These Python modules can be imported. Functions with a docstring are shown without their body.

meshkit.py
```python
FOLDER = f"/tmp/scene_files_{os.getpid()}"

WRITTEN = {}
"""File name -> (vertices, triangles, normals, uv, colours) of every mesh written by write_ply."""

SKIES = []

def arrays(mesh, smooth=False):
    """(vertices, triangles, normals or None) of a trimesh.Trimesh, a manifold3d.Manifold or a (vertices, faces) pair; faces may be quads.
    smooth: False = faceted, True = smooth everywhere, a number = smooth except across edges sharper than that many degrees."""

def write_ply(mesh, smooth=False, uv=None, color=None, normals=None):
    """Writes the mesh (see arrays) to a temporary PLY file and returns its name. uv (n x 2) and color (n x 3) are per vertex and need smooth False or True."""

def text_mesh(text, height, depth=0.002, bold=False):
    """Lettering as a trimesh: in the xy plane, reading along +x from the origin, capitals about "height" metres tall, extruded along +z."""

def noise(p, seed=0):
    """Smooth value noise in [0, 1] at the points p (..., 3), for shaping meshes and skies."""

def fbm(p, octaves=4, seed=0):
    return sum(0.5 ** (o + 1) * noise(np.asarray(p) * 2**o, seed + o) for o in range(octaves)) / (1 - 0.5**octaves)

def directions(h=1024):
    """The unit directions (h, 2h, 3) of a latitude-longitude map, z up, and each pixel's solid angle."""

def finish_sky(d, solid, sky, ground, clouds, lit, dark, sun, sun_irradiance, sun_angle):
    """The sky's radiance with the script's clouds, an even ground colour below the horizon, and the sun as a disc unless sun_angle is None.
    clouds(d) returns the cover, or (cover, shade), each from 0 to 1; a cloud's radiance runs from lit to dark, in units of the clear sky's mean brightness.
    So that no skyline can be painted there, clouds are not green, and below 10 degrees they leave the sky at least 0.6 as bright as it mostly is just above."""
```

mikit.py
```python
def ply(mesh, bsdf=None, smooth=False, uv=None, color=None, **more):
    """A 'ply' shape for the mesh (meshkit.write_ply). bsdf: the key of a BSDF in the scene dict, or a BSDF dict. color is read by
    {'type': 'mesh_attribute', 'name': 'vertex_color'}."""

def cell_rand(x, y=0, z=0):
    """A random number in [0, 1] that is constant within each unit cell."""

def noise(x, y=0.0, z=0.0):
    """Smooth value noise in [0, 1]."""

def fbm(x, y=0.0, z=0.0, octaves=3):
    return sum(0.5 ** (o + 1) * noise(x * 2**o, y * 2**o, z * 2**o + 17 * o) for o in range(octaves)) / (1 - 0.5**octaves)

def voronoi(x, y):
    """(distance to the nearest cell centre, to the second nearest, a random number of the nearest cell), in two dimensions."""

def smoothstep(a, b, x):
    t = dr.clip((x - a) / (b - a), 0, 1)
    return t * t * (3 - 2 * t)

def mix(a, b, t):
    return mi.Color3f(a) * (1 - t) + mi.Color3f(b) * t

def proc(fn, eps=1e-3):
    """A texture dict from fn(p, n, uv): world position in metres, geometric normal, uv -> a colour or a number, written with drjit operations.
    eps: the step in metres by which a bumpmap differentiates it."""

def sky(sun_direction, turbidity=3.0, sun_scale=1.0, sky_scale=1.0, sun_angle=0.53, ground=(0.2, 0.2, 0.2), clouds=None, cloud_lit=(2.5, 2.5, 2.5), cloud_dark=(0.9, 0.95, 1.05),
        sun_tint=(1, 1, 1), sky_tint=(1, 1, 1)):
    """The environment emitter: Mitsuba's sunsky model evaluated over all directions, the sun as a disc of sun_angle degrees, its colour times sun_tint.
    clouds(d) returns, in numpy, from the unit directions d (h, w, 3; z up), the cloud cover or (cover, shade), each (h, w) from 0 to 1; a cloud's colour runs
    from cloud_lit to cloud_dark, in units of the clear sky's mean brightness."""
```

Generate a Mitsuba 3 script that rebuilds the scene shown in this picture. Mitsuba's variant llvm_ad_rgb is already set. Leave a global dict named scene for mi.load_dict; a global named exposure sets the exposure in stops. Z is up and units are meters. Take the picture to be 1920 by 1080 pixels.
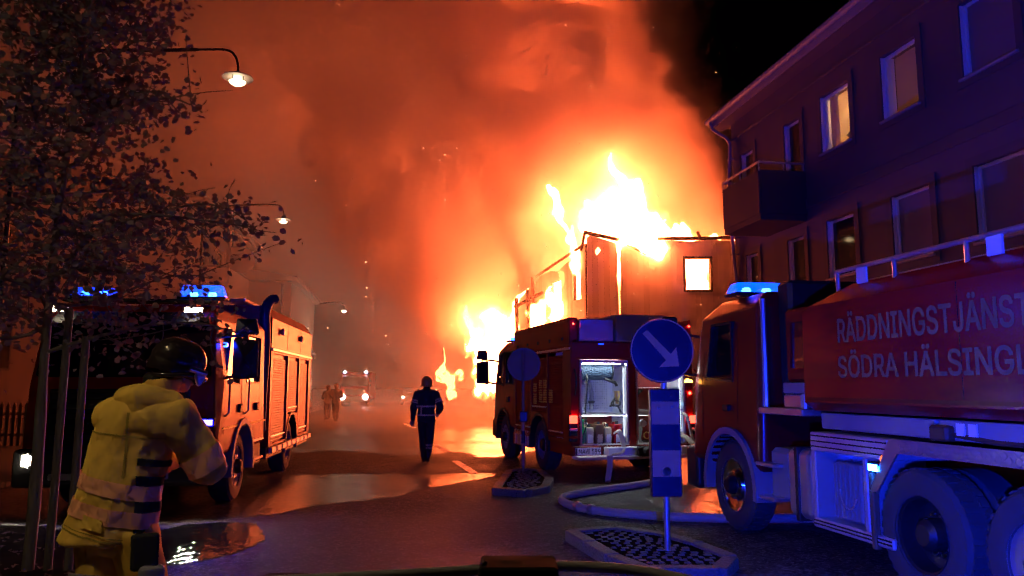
import math, random, numpy as np, trimesh, mitsuba as mi, drjit as dr, manifold3d, shapely, shapely.affinity, shapely.geometry as sg
import meshkit, mikit
from mikit import proc, noise, fbm, smoothstep, mix
from meshkit import text_mesh
T = mi.ScalarTransform4f
scene, labels = {}, {}
random.seed(7); rng = np.random.default_rng(7)

# ------------------------------------------------------------------ camera, sky, exposure
PITCH = math.atan(185 / 1450)
scene['camera'] = {'type': 'perspective', 'fov': 2 * math.degrees(math.atan(960 / 1450)), 'fov_axis': 'x', 'near_clip': 0.05, 'far_clip': 2000.0,
                   'to_world': T().look_at(origin=[0, 0, 1.65], target=[0, math.cos(PITCH), 1.65 + math.sin(PITCH)], up=[0, 0, 1])}
scene['night_sky'] = {**mikit.sky([0.3, -0.8, 0.06], turbidity=4, sun_scale=0.0, sky_scale=0.0008, sky_tint=(1.35, 0.8, 1.15), ground=(0.05, 0.05, 0.05)), 'sampling_weight': 1.0}
exposure = 2.5
EMS = 0.35          # lamps and flames are given for exposure 1.6
FIRE = np.array([1.0, 0.15, 0.042])          # colour of the flames' light

# ------------------------------------------------------------------ helpers
def numbered(name):
    if name not in scene and name not in labels: return name
    k = 1
    while f'{name}_{k:03d}' in scene or f'{name}_{k:03d}' in labels: k += 1
    return f'{name}_{k:03d}'

class Thing:
    """A place in the world (matrix) and the key that the parts' keys start with."""
    def __init__(s, name, label, cat, loc=(0, 0, 0), rz=0.0, group=None, kind=None, size=1.0):
        s.key = numbered(name); s.m = T().translate(list(loc)).rotate([0, 0, 1], math.degrees(rz)).scale(size); s.used = {}
        labels[s.key] = {'label': label, 'category': cat}
        if group: labels[s.key]['group'] = group
        if kind: labels[s.key]['kind'] = kind
    def each(s, name, meshes, m, **kw):
        for q in meshes: s.part(name, q, m, **kw)
    def part(s, name, mesh, m, smooth=35, label=None, em=None, sw=None, kind=None, under=None):
        base = f'{under or s.key}__{name}'; n = s.used.get(base, 0); s.used[base] = n + 1
        key = base if n == 0 else f'{base}_{n:03d}'
        put(key, mesh, m, smooth, em, sw, s.m)
        if label: labels.setdefault(key, {})['label'] = label
        if kind: labels.setdefault(key, {})['kind'] = kind
        return key

PLY = {}
def put(key, mesh, m, smooth=35, em=None, sw=None, tw=None):
    if isinstance(mesh, dict): d = dict(mesh); d['bsdf'] = {'type': 'ref', 'id': m}
    else: d = mikit.ply(cat(mesh), m, smooth=smooth)
    if tw is not None: d['to_world'] = tw
    if em is not None:
        d['emitter'] = {'type': 'area', 'radiance': {'type': 'rgb', 'value': [float(x) * EMS for x in em]}}
        if sw is not None: d['emitter']['sampling_weight'] = float(sw)
    scene[key] = d
    return key

def single(name, label, cat_, mesh, m, smooth=35, group=None, kind=None, em=None, sw=None, tw=None):
    key = numbered(name); put(key, mesh, m, smooth, em, sw, tw)
    labels[key] = {}
    if label: labels[key]['label'] = label
    if cat_: labels[key]['category'] = cat_
    if group: labels[key]['group'] = group
    if kind: labels[key]['kind'] = kind
    return key

def tm(m):
    if isinstance(m, trimesh.Trimesh): return m
    if hasattr(m, 'to_mesh'):
        q = m.to_mesh(); return trimesh.Trimesh(np.array(q.vert_properties[:, :3]), np.array(q.tri_verts), process=False)
    return trimesh.Trimesh(np.asarray(m[0], float), np.asarray(m[1], int), process=False)
def cat(ms):
    if isinstance(ms, (list,)): return trimesh.util.concatenate([tm(x) for x in ms])
    return tm(ms)

def box(x0, x1, y0, y1, z0, z1, b=0.0):
    """An axis-aligned box with chamfered edges (b)."""
    lo, hi = np.array([x0, y0, z0], float), np.array([x1, y1, z1], float)
    lo, hi = np.minimum(lo, hi), np.maximum(lo, hi)
    c, h = (lo + hi) / 2, (hi - lo) / 2
    b = min(b, 0.45 * h.min())
    if b <= 0:
        v = np.array([[i, j, k] for i in (-1, 1) for j in (-1, 1) for k in (-1, 1)]) * h + c
        return trimesh.Trimesh(v, [[0, 1, 3], [0, 3, 2], [4, 6, 7], [4, 7, 5], [0, 4, 5], [0, 5, 1], [2, 3, 7], [2, 7, 6], [0, 2, 6], [0, 6, 4], [1, 5, 7], [1, 7, 3]], process=False)
    pts = []
    for i in (-1, 1):
        for j in (-1, 1):
            for k in (-1, 1):
                s = np.array([i, j, k])
                for a in range(3):
                    q = s * (h - b); q[a] = s[a] * h[a]; pts.append(q + c)
    return trimesh.convex.convex_hull(np.array(pts))

def hull(pts, r=0.0, seg=12):
    """Convex hull of spheres of radius r at the points: a rounded solid."""
    if r <= 0: return trimesh.convex.convex_hull(np.array(pts, float))
    s = trimesh.creation.icosphere(subdivisions=1, radius=r).vertices if seg < 16 else trimesh.creation.icosphere(subdivisions=2, radius=r).vertices
    return trimesh.convex.convex_hull(np.concatenate([s + np.array(p, float) for p in pts]))

def tube(pts, r, sides=8, closed=False, caps=True):
    p = np.asarray(pts, float); n = len(p)
    r = np.broadcast_to(np.asarray(r, float), (n,))
    t = np.gradient(p, axis=0) if n > 2 else np.repeat([p[1] - p[0]], 2, 0)
    t /= np.linalg.norm(t, axis=1, keepdims=True) + 1e-12
    a = np.cross(t[0], [0, 0, 1.0]); a = a if np.linalg.norm(a) > 1e-3 else np.cross(t[0], [1.0, 0, 0])
    A = []
    for k in range(n):
        a = a - t[k] * (a @ t[k]); a /= np.linalg.norm(a) + 1e-12; A.append(a)
    A = np.array(A); B = np.cross(t, A); ang = np.arange(sides) * 2 * np.pi / sides
    v = (p[:, None] + r[:, None, None] * (np.cos(ang)[None, :, None] * A[:, None] + np.sin(ang)[None, :, None] * B[:, None])).reshape(-1, 3)
    f = []
    for i in range(n - 1):
        for j in range(sides):
            q = (i * sides + j, i * sides + (j + 1) % sides, (i + 1) * sides + (j + 1) % sides, (i + 1) * sides + j)
            f += [[q[0], q[1], q[2]], [q[0], q[2], q[3]]]
    if caps:
        v = np.vstack([v, p[0], p[-1]]); m = n * sides
        for j in range(sides):
            f += [[m, (j + 1) % sides, j], [m + 1, (n - 1) * sides + j, (n - 1) * sides + (j + 1) % sides]]
    return trimesh.Trimesh(v, f, process=False)

def spline(pts, n=40):
    from scipy.interpolate import CubicSpline
    p = np.asarray(pts, float); d = np.r_[0, np.cumsum(np.linalg.norm(np.diff(p, axis=0), axis=1))]
    return CubicSpline(d, p)(np.linspace(0, d[-1], n))

def lathe(profile, axis='z', at=(0, 0, 0), sections=24):
    """(radius, height) points revolved; the axis then turned to x, y or z."""
    m = trimesh.creation.revolve(np.array(profile, float), sections=sections)
    v = np.array(m.vertices)
    if axis == 'x': v = v[:, [2, 0, 1]]
    if axis == 'y': v = v[:, [1, 2, 0]]
    m = trimesh.Trimesh(v + np.array(at, float), m.faces, process=False)
    if m.volume < 0: m = trimesh.Trimesh(m.vertices, m.faces[:, ::-1], process=False)
    return m

def prism(poly, lo, hi, axis='x', b=0):
    """A polygon extruded along an axis. axis x: the polygon is (y, z); y: (x, z); z: (x, y)."""
    P = poly if hasattr(poly, 'geom_type') else sg.Polygon(poly)
    m = trimesh.creation.extrude_polygon(P, hi - lo, engine='earcut'); v = np.array(m.vertices); v[:, 2] += lo
    if axis == 'x': v = v[:, [2, 0, 1]]; return trimesh.Trimesh(v, m.faces, process=False)
    if axis == 'y': v = np.stack([v[:, 0], v[:, 2], v[:, 1]], 1); return trimesh.Trimesh(v, m.faces[:, ::-1], process=False)
    return trimesh.Trimesh(v, m.faces, process=False)

def man(m):
    m = tm(m).copy(); m.merge_vertices()
    return manifold3d.Manifold(manifold3d.Mesh(np.asarray(m.vertices, np.float32), np.asarray(m.faces, np.uint32)))

def moved(m, d=(0, 0, 0), rx=0, ry=0, rz=0, s=1.0):
    m = tm(m).copy(); v = np.array(m.vertices) * s
    for a, ax in ((rx, 0), (ry, 1), (rz, 2)):
        if a:
            c, q = math.cos(a), math.sin(a); i, j = [(1, 2), (2, 0), (0, 1)][ax]
            w = v.copy(); w[:, i] = c * v[:, i] - q * v[:, j]; w[:, j] = q * v[:, i] + c * v[:, j]; v = w
    return trimesh.Trimesh(v + np.array(d, float), m.faces, process=False)

# ------------------------------------------------------------------ materials
def prin(key, rgb, rough=0.5, metal=0.0, spec=0.5, coat=0.0, bump=None, scale=0.002, eps=1e-3, tex=None, **kw):
    d = {'type': 'principled', 'base_color': proc(tex) if tex else {'type': 'rgb', 'value': list(rgb)}, 'roughness': rough if isinstance(rough, (int, float)) else proc(rough), 'metallic': metal, 'specular': spec, **kw}
    if coat: d['clearcoat'] = coat; d['clearcoat_gloss'] = 0.9
    if bump: d = {'type': 'bumpmap', 'arbitrary': proc(bump, eps), 'scale': scale, 'bsdf': d}
    scene[key] = {'type': 'twosided', 'bsdf': d}
    return key
prin('red_paint', (0.38, 0.012, 0.008), 0.36, coat=0.12, spec=0.35, tex=lambda p, n, uv: mix((0.22, 0.009, 0.008), (0.13, 0.012, 0.010), 0.8 * smoothstep(0.5, 0.8, fbm(p.x * 1.7, p.y * 1.7, p.z * 2.4, 4))))
prin('dark_red_paint', (0.3, 0.006, 0.008), 0.36, coat=0.15, spec=0.35, tex=lambda p, n, uv: mix((0.25, 0.006, 0.008), (0.13, 0.010, 0.009), 0.7 * smoothstep(0.45, 0.75, fbm(p.x * 1.3, p.y * 1.3, p.z * 4.0, 4))))
prin('tank_paint', (0.3, 0.006, 0.008), 0.2, coat=0.6, spec=0.5, tex=lambda p, n, uv: mix((0.36, 0.007, 0.010), (0.2, 0.010, 0.011), 0.7 * smoothstep(0.45, 0.75, fbm(p.x * 1.3, p.y * 1.3, p.z * 5.0, 4))))
prin('cab_paint', (0.15, 0.006, 0.008), 0.3, coat=0.3, spec=0.4)
prin('red_shutter', (0.3, 0.02, 0.012), 0.5, spec=0.3)
prin('black_plastic', (0.012, 0.012, 0.014), 0.45)
prin('dark_steel', (0.035, 0.035, 0.04), 0.42, 0.5)
prin('tyre_rubber', (0.06, 0.06, 0.062), 0.75, bump=lambda p, n, uv: noise(p.x * 30, p.y * 30, p.z * 30), scale=0.004)
prin('aluminium', (0.62, 0.62, 0.64), 0.34, 0.85)
prin('grey_paint', (0.25, 0.25, 0.27), 0.45)
prin('white_paint', (0.75, 0.75, 0.74), 0.4)
prin('chrome', (0.75, 0.75, 0.77), 0.12, 1.0)
prin('dark_glass', (0.008, 0.009, 0.011), 0.04, spec=0.6)
prin('blue_lens', (0.01, 0.03, 0.35), 0.15, spec=0.5)
prin('lamp_face', (0.6, 0.6, 0.6), 0.2)
prin('red_lens', (0.35, 0.006, 0.006), 0.2)
prin('amber_lens', (0.5, 0.16, 0.01), 0.2)
prin('yellow_reflex', (0.62, 0.50, 0.06), 0.4)
prin('white_reflex', (0.72, 0.66, 0.6), 0.4)
prin('balcony_panel', (0.05, 0.036, 0.04), 0.7)
prin('leaf', (0.07, 0.075, 0.03), 0.5)
scene['window_glass'] = {'type': 'thindielectric'}
prin('blue_steel', (0.03, 0.05, 0.12), 0.35, 0.4)
prin('checker_plate', (0.5, 0.5, 0.52), 0.3, 0.9)
prin('panel_white', (0.7, 0.72, 0.72), 0.5)
prin('hose_canvas', (0.5, 0.44, 0.36), 0.8, bump=lambda p, n, uv: noise(p.x * 120, p.y * 120, p.z * 120), scale=0.002)
prin('cable_blue', (0.04, 0.07, 0.12), 0.5)
prin('green_plastic', (0.03, 0.35, 0.12), 0.5)
prin('cream_plastic', (0.55, 0.45, 0.3), 0.5)
prin('brown_leather', (0.12, 0.05, 0.03), 0.6)
prin('brass', (0.6, 0.42, 0.15), 0.3, 0.9)
prin('sign_blue', (0.012, 0.012, 0.06), 0.35)
prin('sign_white', (0.5, 0.26, 0.17), 0.4)
prin('sign_grey', (0.14, 0.13, 0.13), 0.5)
prin('shutter_metal', (0.15, 0.11, 0.105), 0.42, 0.6)
prin('plate_black', (0.02, 0.02, 0.02), 0.5)
# ------------------------------------------------------------------ smoke: one closed box of smoky air with the plume in its grid
def seg_dist(X, Y, Z, a, b):
    a, b = np.array(a, float), np.array(b, float); d = b - a
    t = np.clip(((X - a[0]) * d[0] + (Y - a[1]) * d[1] + (Z - a[2]) * d[2]) / (d @ d), 0, 1)
    return np.sqrt((X - a[0] - t * d[0]) ** 2 + (Y - a[1] - t * d[1]) ** 2 + (Z - a[2] - t * d[2]) ** 2), t

SMOKE_LO, SMOKE_HI = np.array([-38.0, 22.0, -1.0]), np.array([15.0, 58.0, 33.0])
SIGMA = 1.5
def smoke_grid(step=0.33):
    n = np.round((SMOKE_HI - SMOKE_LO) / step).astype(int)
    ax = [SMOKE_LO[k] + (np.arange(n[k]) + 0.5) * step for k in range(3)]
    Z, Y, X = np.meshgrid(ax[2], ax[1], ax[0], indexing='ij')
    X, Y, Z = (a.astype(np.float32) for a in (X, Y, Z))
    P = np.stack([X, Y, Z], -1)
    w = np.stack([meshkit.fbm(P * 0.14 + o, 2, seed=5 + k) - 0.5 for k, o in enumerate((3.1, 17.0, 41.0))], -1)
    Q = P + 3.0 * w
    # rounded lobes: each octave is 1 at the middle of a lobe and falls to sharp creases between lobes
    lobe = sum(a * (1 - np.abs(2 * meshkit.noise(Q * f + 7 * k, 11 + k) - 1)) for k, (f, a) in enumerate(((0.16, 0.5), (0.36, 0.28), (0.8, 0.15), (1.5, 0.07))))
    soft = meshkit.fbm(P * 0.09 + np.array([0, 0, 4.0]), 4, seed=23)
    body = np.full(X.shape, -9.0, np.float32)
    for a, b, ra, rb in PLUME:
        d, t = seg_dist(X, Y, Z, a, b)
        body = np.maximum(body, 1 - d / (ra + (rb - ra) * t))
    f = body + 1.35 * (lobe - 0.52) + 0.5 * (soft - 0.5)
    dens = np.clip(f / 0.16, 0, 1) ** 1.2 * np.clip(0.06 + 3.4 * (lobe - 0.36), 0.05, 1.0) * SIGMA + 0.03 * np.clip((f + 0.45) / 0.45, 0, 1) ** 2
    # thinner smoke that drifts off to the left and hangs over the street
    drift = np.clip((X * -1 + 8) / 16, 0, 1) * np.clip((Z - 5) / 9, 0, 1) * np.clip((Y - 24) / 8, 0, 1) * np.clip(soft * 3.0 - 0.95, 0, 1.3) * np.clip(lobe * 2.2 - 0.5, 0.2, 1.4)
    dens = dens + 0.15 * drift
    # smoke rolling low over the street beside the porch fire
    roll = np.full(X.shape, -9.0, np.float32)
    for a, b, ra, rb in ROLL:
        d, t = seg_dist(X, Y, Z, a, b); roll = np.maximum(roll, 1 - d / (ra + (rb - ra) * t))
    dens = dens + 0.28 * np.clip((roll + 1.0 * (lobe - 0.5)) / 0.4, 0, 1) ** 1.5
    low = np.exp(-np.clip(Z, 0, None) / 6.0) * np.clip((Y - 24) / 10, 0, 1) * np.clip((6 - X) / 5, 0, 1)
    dens = dens + 0.014 * np.exp(-((Y - 28) / 4) ** 2) * np.clip((X + 2) / 3, 0, 1) * np.clip((10 - Z) / 3, 0, 1)
    dens = dens + 0.03 * low * (0.4 + 1.2 * soft)
    # spray that hangs low over the wet road by the far vehicles
    mist = np.exp(-np.clip(Z, 0, None) / 0.6) * np.exp(-((Y - 45) / 8) ** 2) * np.clip((1 - X) / 3, 0, 1) * np.clip((X + 17) / 4, 0, 1) * np.clip(2.6 * (lobe - 0.25), 0.1, 1.3)
    dens = dens + 0.26 * mist
    edge = np.minimum.reduce([X - SMOKE_LO[0], SMOKE_HI[0] - X, Y - SMOKE_LO[1], SMOKE_HI[1] - Y, SMOKE_HI[2] - Z + 2])
    return np.minimum(dens * np.clip(edge / 2.5, 0, 1), SIGMA * 1.02).astype(np.float32)
PLUME = [((6.0, 40.0, 7.0), (4.0, 41.0, 13), 3.6, 5.0), ((4.0, 40.5, 13), (0.5, 43, 20), 5.0, 5.6), ((0.5, 43, 20), (-4, 46, 30), 5.6, 7.0),
         ((9.0, 39, 9.0), (7.4, 41, 14.0), 2.4, 2.7), ((7.4, 41, 14.0), (5.6, 42, 17.5), 2.7, 2.2), ((-2, 37.5, 5), (-4.6, 40, 11), 2.0, 3.6), ((-4.6, 40, 11), (-7.0, 43, 19), 3.6, 5.0), ((-7.0, 43, 19), (-11, 46, 30), 5.0, 6.5)]
ROLL = [((-2.6, 38, 2.2), (-6.0, 40, 5.0), 1.3, 2.2), ((-6.0, 40, 5.0), (-9.5, 42, 9.0), 2.2, 2.6)]
grid = smoke_grid()
scene['smoke_medium'] = {'type': 'heterogeneous', 'albedo': {'type': 'constvolume', 'value': {'type': 'rgb', 'value': [0.988, 0.945, 0.915]}}, 'scale': 1.0,
                         'sigma_t': {'type': 'gridvolume', 'grid': mi.VolumeGrid(grid[..., None]), 'filter_type': 'trilinear',
                                     'to_world': T().translate(SMOKE_LO.tolist()).scale((SMOKE_HI - SMOKE_LO).tolist())},
                         'phase': {'type': 'hg', 'g': 0.35}}
scene['clear_boundary'] = {'type': 'null'}
scene['smoke'] = {'type': 'cube', 'to_world': T().translate(((SMOKE_LO + SMOKE_HI) / 2).tolist()).scale(((SMOKE_HI - SMOKE_LO) / 2).tolist()),
                  'bsdf': {'type': 'ref', 'id': 'clear_boundary'}, 'interior': {'type': 'ref', 'id': 'smoke_medium'}}
labels['smoke'] = {'label': 'orange lit smoke plume rising from the burning house and drifting left over the street', 'category': 'smoke', 'kind': 'stuff'}

# ------------------------------------------------------------------ flames
def iso(F, o, step, level):
    """Marching tetrahedra: the surface F = level of a grid, as triangles that face the lower side."""
    n = F.shape; I = np.indices([k - 1 for k in n]).reshape(3, -1).T
    c = np.array([[0, 0, 0], [1, 0, 0], [1, 1, 0], [0, 1, 0], [0, 0, 1], [1, 0, 1], [1, 1, 1], [0, 1, 1]])
    V = F[tuple((I[:, None] + c[None]).transpose(2, 0, 1))]
    on = (V.max(1) > level) & (V.min(1) <= level); I, V = I[on], V[on]
    out = []
    for q in ([0, 5, 1, 6], [0, 1, 2, 6], [0, 2, 3, 6], [0, 3, 7, 6], [0, 7, 4, 6], [0, 4, 5, 6]):
        v = V[:, q] - level; p = I[:, None] + c[q][None]; k = (v > 0).sum(1)
        def cut(rows, a, b):
            va, vb = v[rows, a], v[rows, b]; t = (va / (va - vb))[:, None]
            return p[rows, a] * (1 - t) + p[rows, b] * t
        order = np.argsort(-v, axis=1)
        for cnt in (1, 2, 3):
            r = np.nonzero(k == cnt)[0]
            if not len(r): continue
            a, b, cc, d = (order[r, i] for i in range(4))
            inside = p[r, a].astype(float)
            if cnt == 1: tris = [(cut(r, a, b), cut(r, a, cc), cut(r, a, d))]
            elif cnt == 3: tris = [(cut(r, d, a), cut(r, d, b), cut(r, d, cc))]
            else:
                q1, q2, q3, q4 = cut(r, a, cc), cut(r, a, d), cut(r, b, d), cut(r, b, cc)
                tris = [(q1, q2, q3), (q1, q3, q4)]
            for t3 in tris:
                t3 = np.stack(t3, 1); nrm = np.cross(t3[:, 1] - t3[:, 0], t3[:, 2] - t3[:, 0])
                flip = (nrm * (t3.mean(1) - inside)).sum(1) < 0
                t3[flip] = t3[flip][:, ::-1]; out.append(t3)
    t3 = np.concatenate(out) * step + np.array(o)
    m = trimesh.Trimesh(t3.reshape(-1, 3), np.arange(len(t3) * 3).reshape(-1, 3), process=False)
    m.merge_vertices(digits_vertex=4); m.update_faces(m.area_faces > 1e-7)
    return m

def flame_field(tongues, lo, hi, step, seed, rough=1.0, freq=0.9):
    lo, hi = np.array(lo, float), np.array(hi, float); n = np.ceil((hi - lo) / step).astype(int) + 1
    X, Y, Z = np.meshgrid(*[lo[k] + np.arange(n[k]) * step for k in range(3)], indexing='ij')
    P = np.stack([X, Y, Z], -1)
    q = P * np.array([1, 1, 0.5]) * freq - np.array([0, 0, 0.0])
    wx = meshkit.fbm(q * 0.8 + 9, 3, seed) - 0.5; wz = meshkit.fbm(q * 0.8 + 31, 3, seed + 3) - 0.5
    F = np.full(X.shape, -9.0)
    for a, b, ra, rb in tongues:
        d, t = seg_dist(X + 1.5 * wx * rough, Y + 0.8 * wz * rough, Z + 1.2 * wz * rough, a, b)
        F = np.maximum(F, 1 - d / (ra + (rb - ra) * t))
    F = F + rough * 0.9 * (meshkit.fbm(q * 2.2, 4, seed + 7) - 0.5)
    F[0], F[-1], F[:, 0], F[:, -1], F[:, :, 0], F[:, :, -1] = -9, -9, -9, -9, -9, -9
    return F, lo

scene['flame_core'] = {'type': 'diffuse', 'reflectance': {'type': 'rgb', 'value': 0.0}}
scene['flame_veil'] = {'type': 'null'}       # burning gas: gives light, hides nothing
def flame(label, tongues, lo, hi, step, seed, rough=1.0, freq=0.9, L=26.0, sw=2.0, levels=(0.02, 0.14, 0.30), veil=(0.8, 3.0)):
    F, o = flame_field(tongues, lo, hi, step, seed, rough, freq)
    t = Thing('flame', label, 'flame')
    for lv, k, name in () if veil[0] == 0 else ((levels[0], veil[0], 'outer_flame'), (levels[1], veil[1], 'inner_flame')):
        m = iso(F, o, step, lv)
        if len(m.faces): t.part(name, m, 'flame_veil', False, em=FIRE * np.array([1, 0.8, 0.6]) * k, sw=0.25)
    m = iso(F, o, step, levels[2])
    if len(m.faces): t.part('flame_core', m, 'flame_veil' if veil[0] == 0 else 'flame_core', False, em=FIRE * L, sw=sw)
    return t
flame('huge white hot flames bursting through the roof of the burning house',
      [((4.0, 34, 8.0), (3.6, 34.5, 10.0), 1.0, 0.25), ((5.2, 34, 7.8), (4.6, 34.5, 10.2), 1.7, 0.55), ((6.4, 34, 7.6), (6.0, 34.6, 9.7), 1.3, 0.4), ((7.6, 34, 7.5), (7.2, 34.4, 9.0), 1.0, 0.25), ((8.8, 33.5, 7.5), (8.6, 33.8, 8.3), 0.6, 0.15), ((2.6, 34, 7.6), (2.2, 34.2, 9.2), 0.35, 0.12), ((2.1, 34.2, 9.4), (1.7, 34.3, 10.6), 0.32, 0.08), ((2.9, 33, 7.0), (2.6, 33.2, 8.4), 0.45, 0.2), ((9.6, 33, 7.7), (10.0, 33, 8.0), 0.35, 0.2), ((7.8, 33.4, 6.0), (7.8, 33.4, 6.8), 0.9, 0.8),
       ((5.6, 34.6, 10), (4.6, 35, 12.6), 0.7, 0.12), ((4.8, 31.85, 7.7), (6.2, 31.8, 7.3), 0.5, 0.35), ((5.2, 33, 7.2), (9.0, 34, 7.2), 0.7, 0.5)],
      (0.8, 30.9, 4.8), (10.8, 37.4, 14.2), 0.115, 3, rough=1.25, freq=1.25, L=36, sw=10)
flame('broad wall of white flames pouring out of the porch side of the burning house',
      [((0.3, 35.2, 2.2), (-0.7, 35.3, 4.5), 1.15, 0.75), ((-1.0, 35.2, 1.4), (-1.0, 35.2, 3.4), 0.55, 0.8), ((-0.3, 35.0, 1.0), (-0.2, 35.1, 2.4), 0.5, 0.7), ((1.0, 34.8, 3.4), (1.2, 34.8, 5.3), 0.5, 0.18), ((-1.7, 35.5, 3.6), (-1.9, 35.7, 5.4), 0.45, 0.1), ((0.2, 34.9, 4.6), (0.35, 34.9, 6.0), 0.35, 0.08), ((0.8, 34.6, 1.8), (0.9, 34.7, 3.2), 0.5, 0.4), ((1.7, 34.4, 4.4), (1.8, 34.4, 6.3), 0.28, 0.1)],
      (-4.2, 32.6, 0.0), (3.2, 38.4, 7.4), 0.115, 12, rough=1.5, freq=1.5, L=22, sw=8)
flame('small lone flame in the smoke left of the porch fire', [((-2.9, 35.5, 1.7), (-3.1, 35.6, 2.6), 0.22, 0.16), ((-3.1, 35.6, 2.5), (-3.0, 35.6, 3.7), 0.18, 0.05), ((-3.3, 35.5, 2.0), (-3.35, 35.5, 2.5), 0.14, 0.05)], (-4.2, 34.5, 0.8), (-2.0, 36.6, 4.6), 0.07, 47, rough=1.3, freq=2.2, L=5, sw=.3)
flame('flames filling the side windows of the burning house', [((2.9, 34.6, 5.0), (2.6, 34.8, 6.6), 0.7, 0.6), ((3.6, 33.2, 5.2), (3.6, 33.3, 6.8), 0.55, 0.4), ((2.2, 36.6, 4.9), (2.1, 36.6, 6.5), 0.7, 0.6)], (1.5, 32.3, 4.3), (5.0, 38, 7.6), 0.14, 51, rough=.6, L=45, sw=2)
flame('unseen flames inside the smoke behind the burning roof, placed to light the plume',
      [((4.8, 39.5, 9.0), (3.6, 41.0, 14.0), 1.6, 1.2), ((-4.2, 40.4, 9.5), (-5.6, 42, 14), 1.1, 1.0), ((8.2, 40.6, 11.2), (7.0, 41.8, 15), 1.0, .8)],
      (-8, 37, 6.5), (11, 45.5, 17.5), 0.35, 31, rough=.6, L=3.5, sw=3, levels=(.3, .3, .1), veil=(0, 0))  # unseen burning gas, placed to light the lower plume from within
flame('unseen flames high up inside the leaning smoke plume, placed to light it from within',
      [((3.4, 42.0, 15), (1.6, 43.4, 20.5), 2.0, 1.9), ((0.2, 45.4, 22), (-1.6, 47, 27.5), 2.0, 1.8), ((-7.4, 45.0, 18), (-9.4, 46.5, 23.5), 1.1, 1.1)],
      (-13, 40, 12.5), (6, 51, 30.5), 0.35, 36, rough=.6, L=24, sw=8, levels=(.3, .3, .1), veil=(0, 0))  # unseen as well, placed so that the upper plume glows
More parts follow.
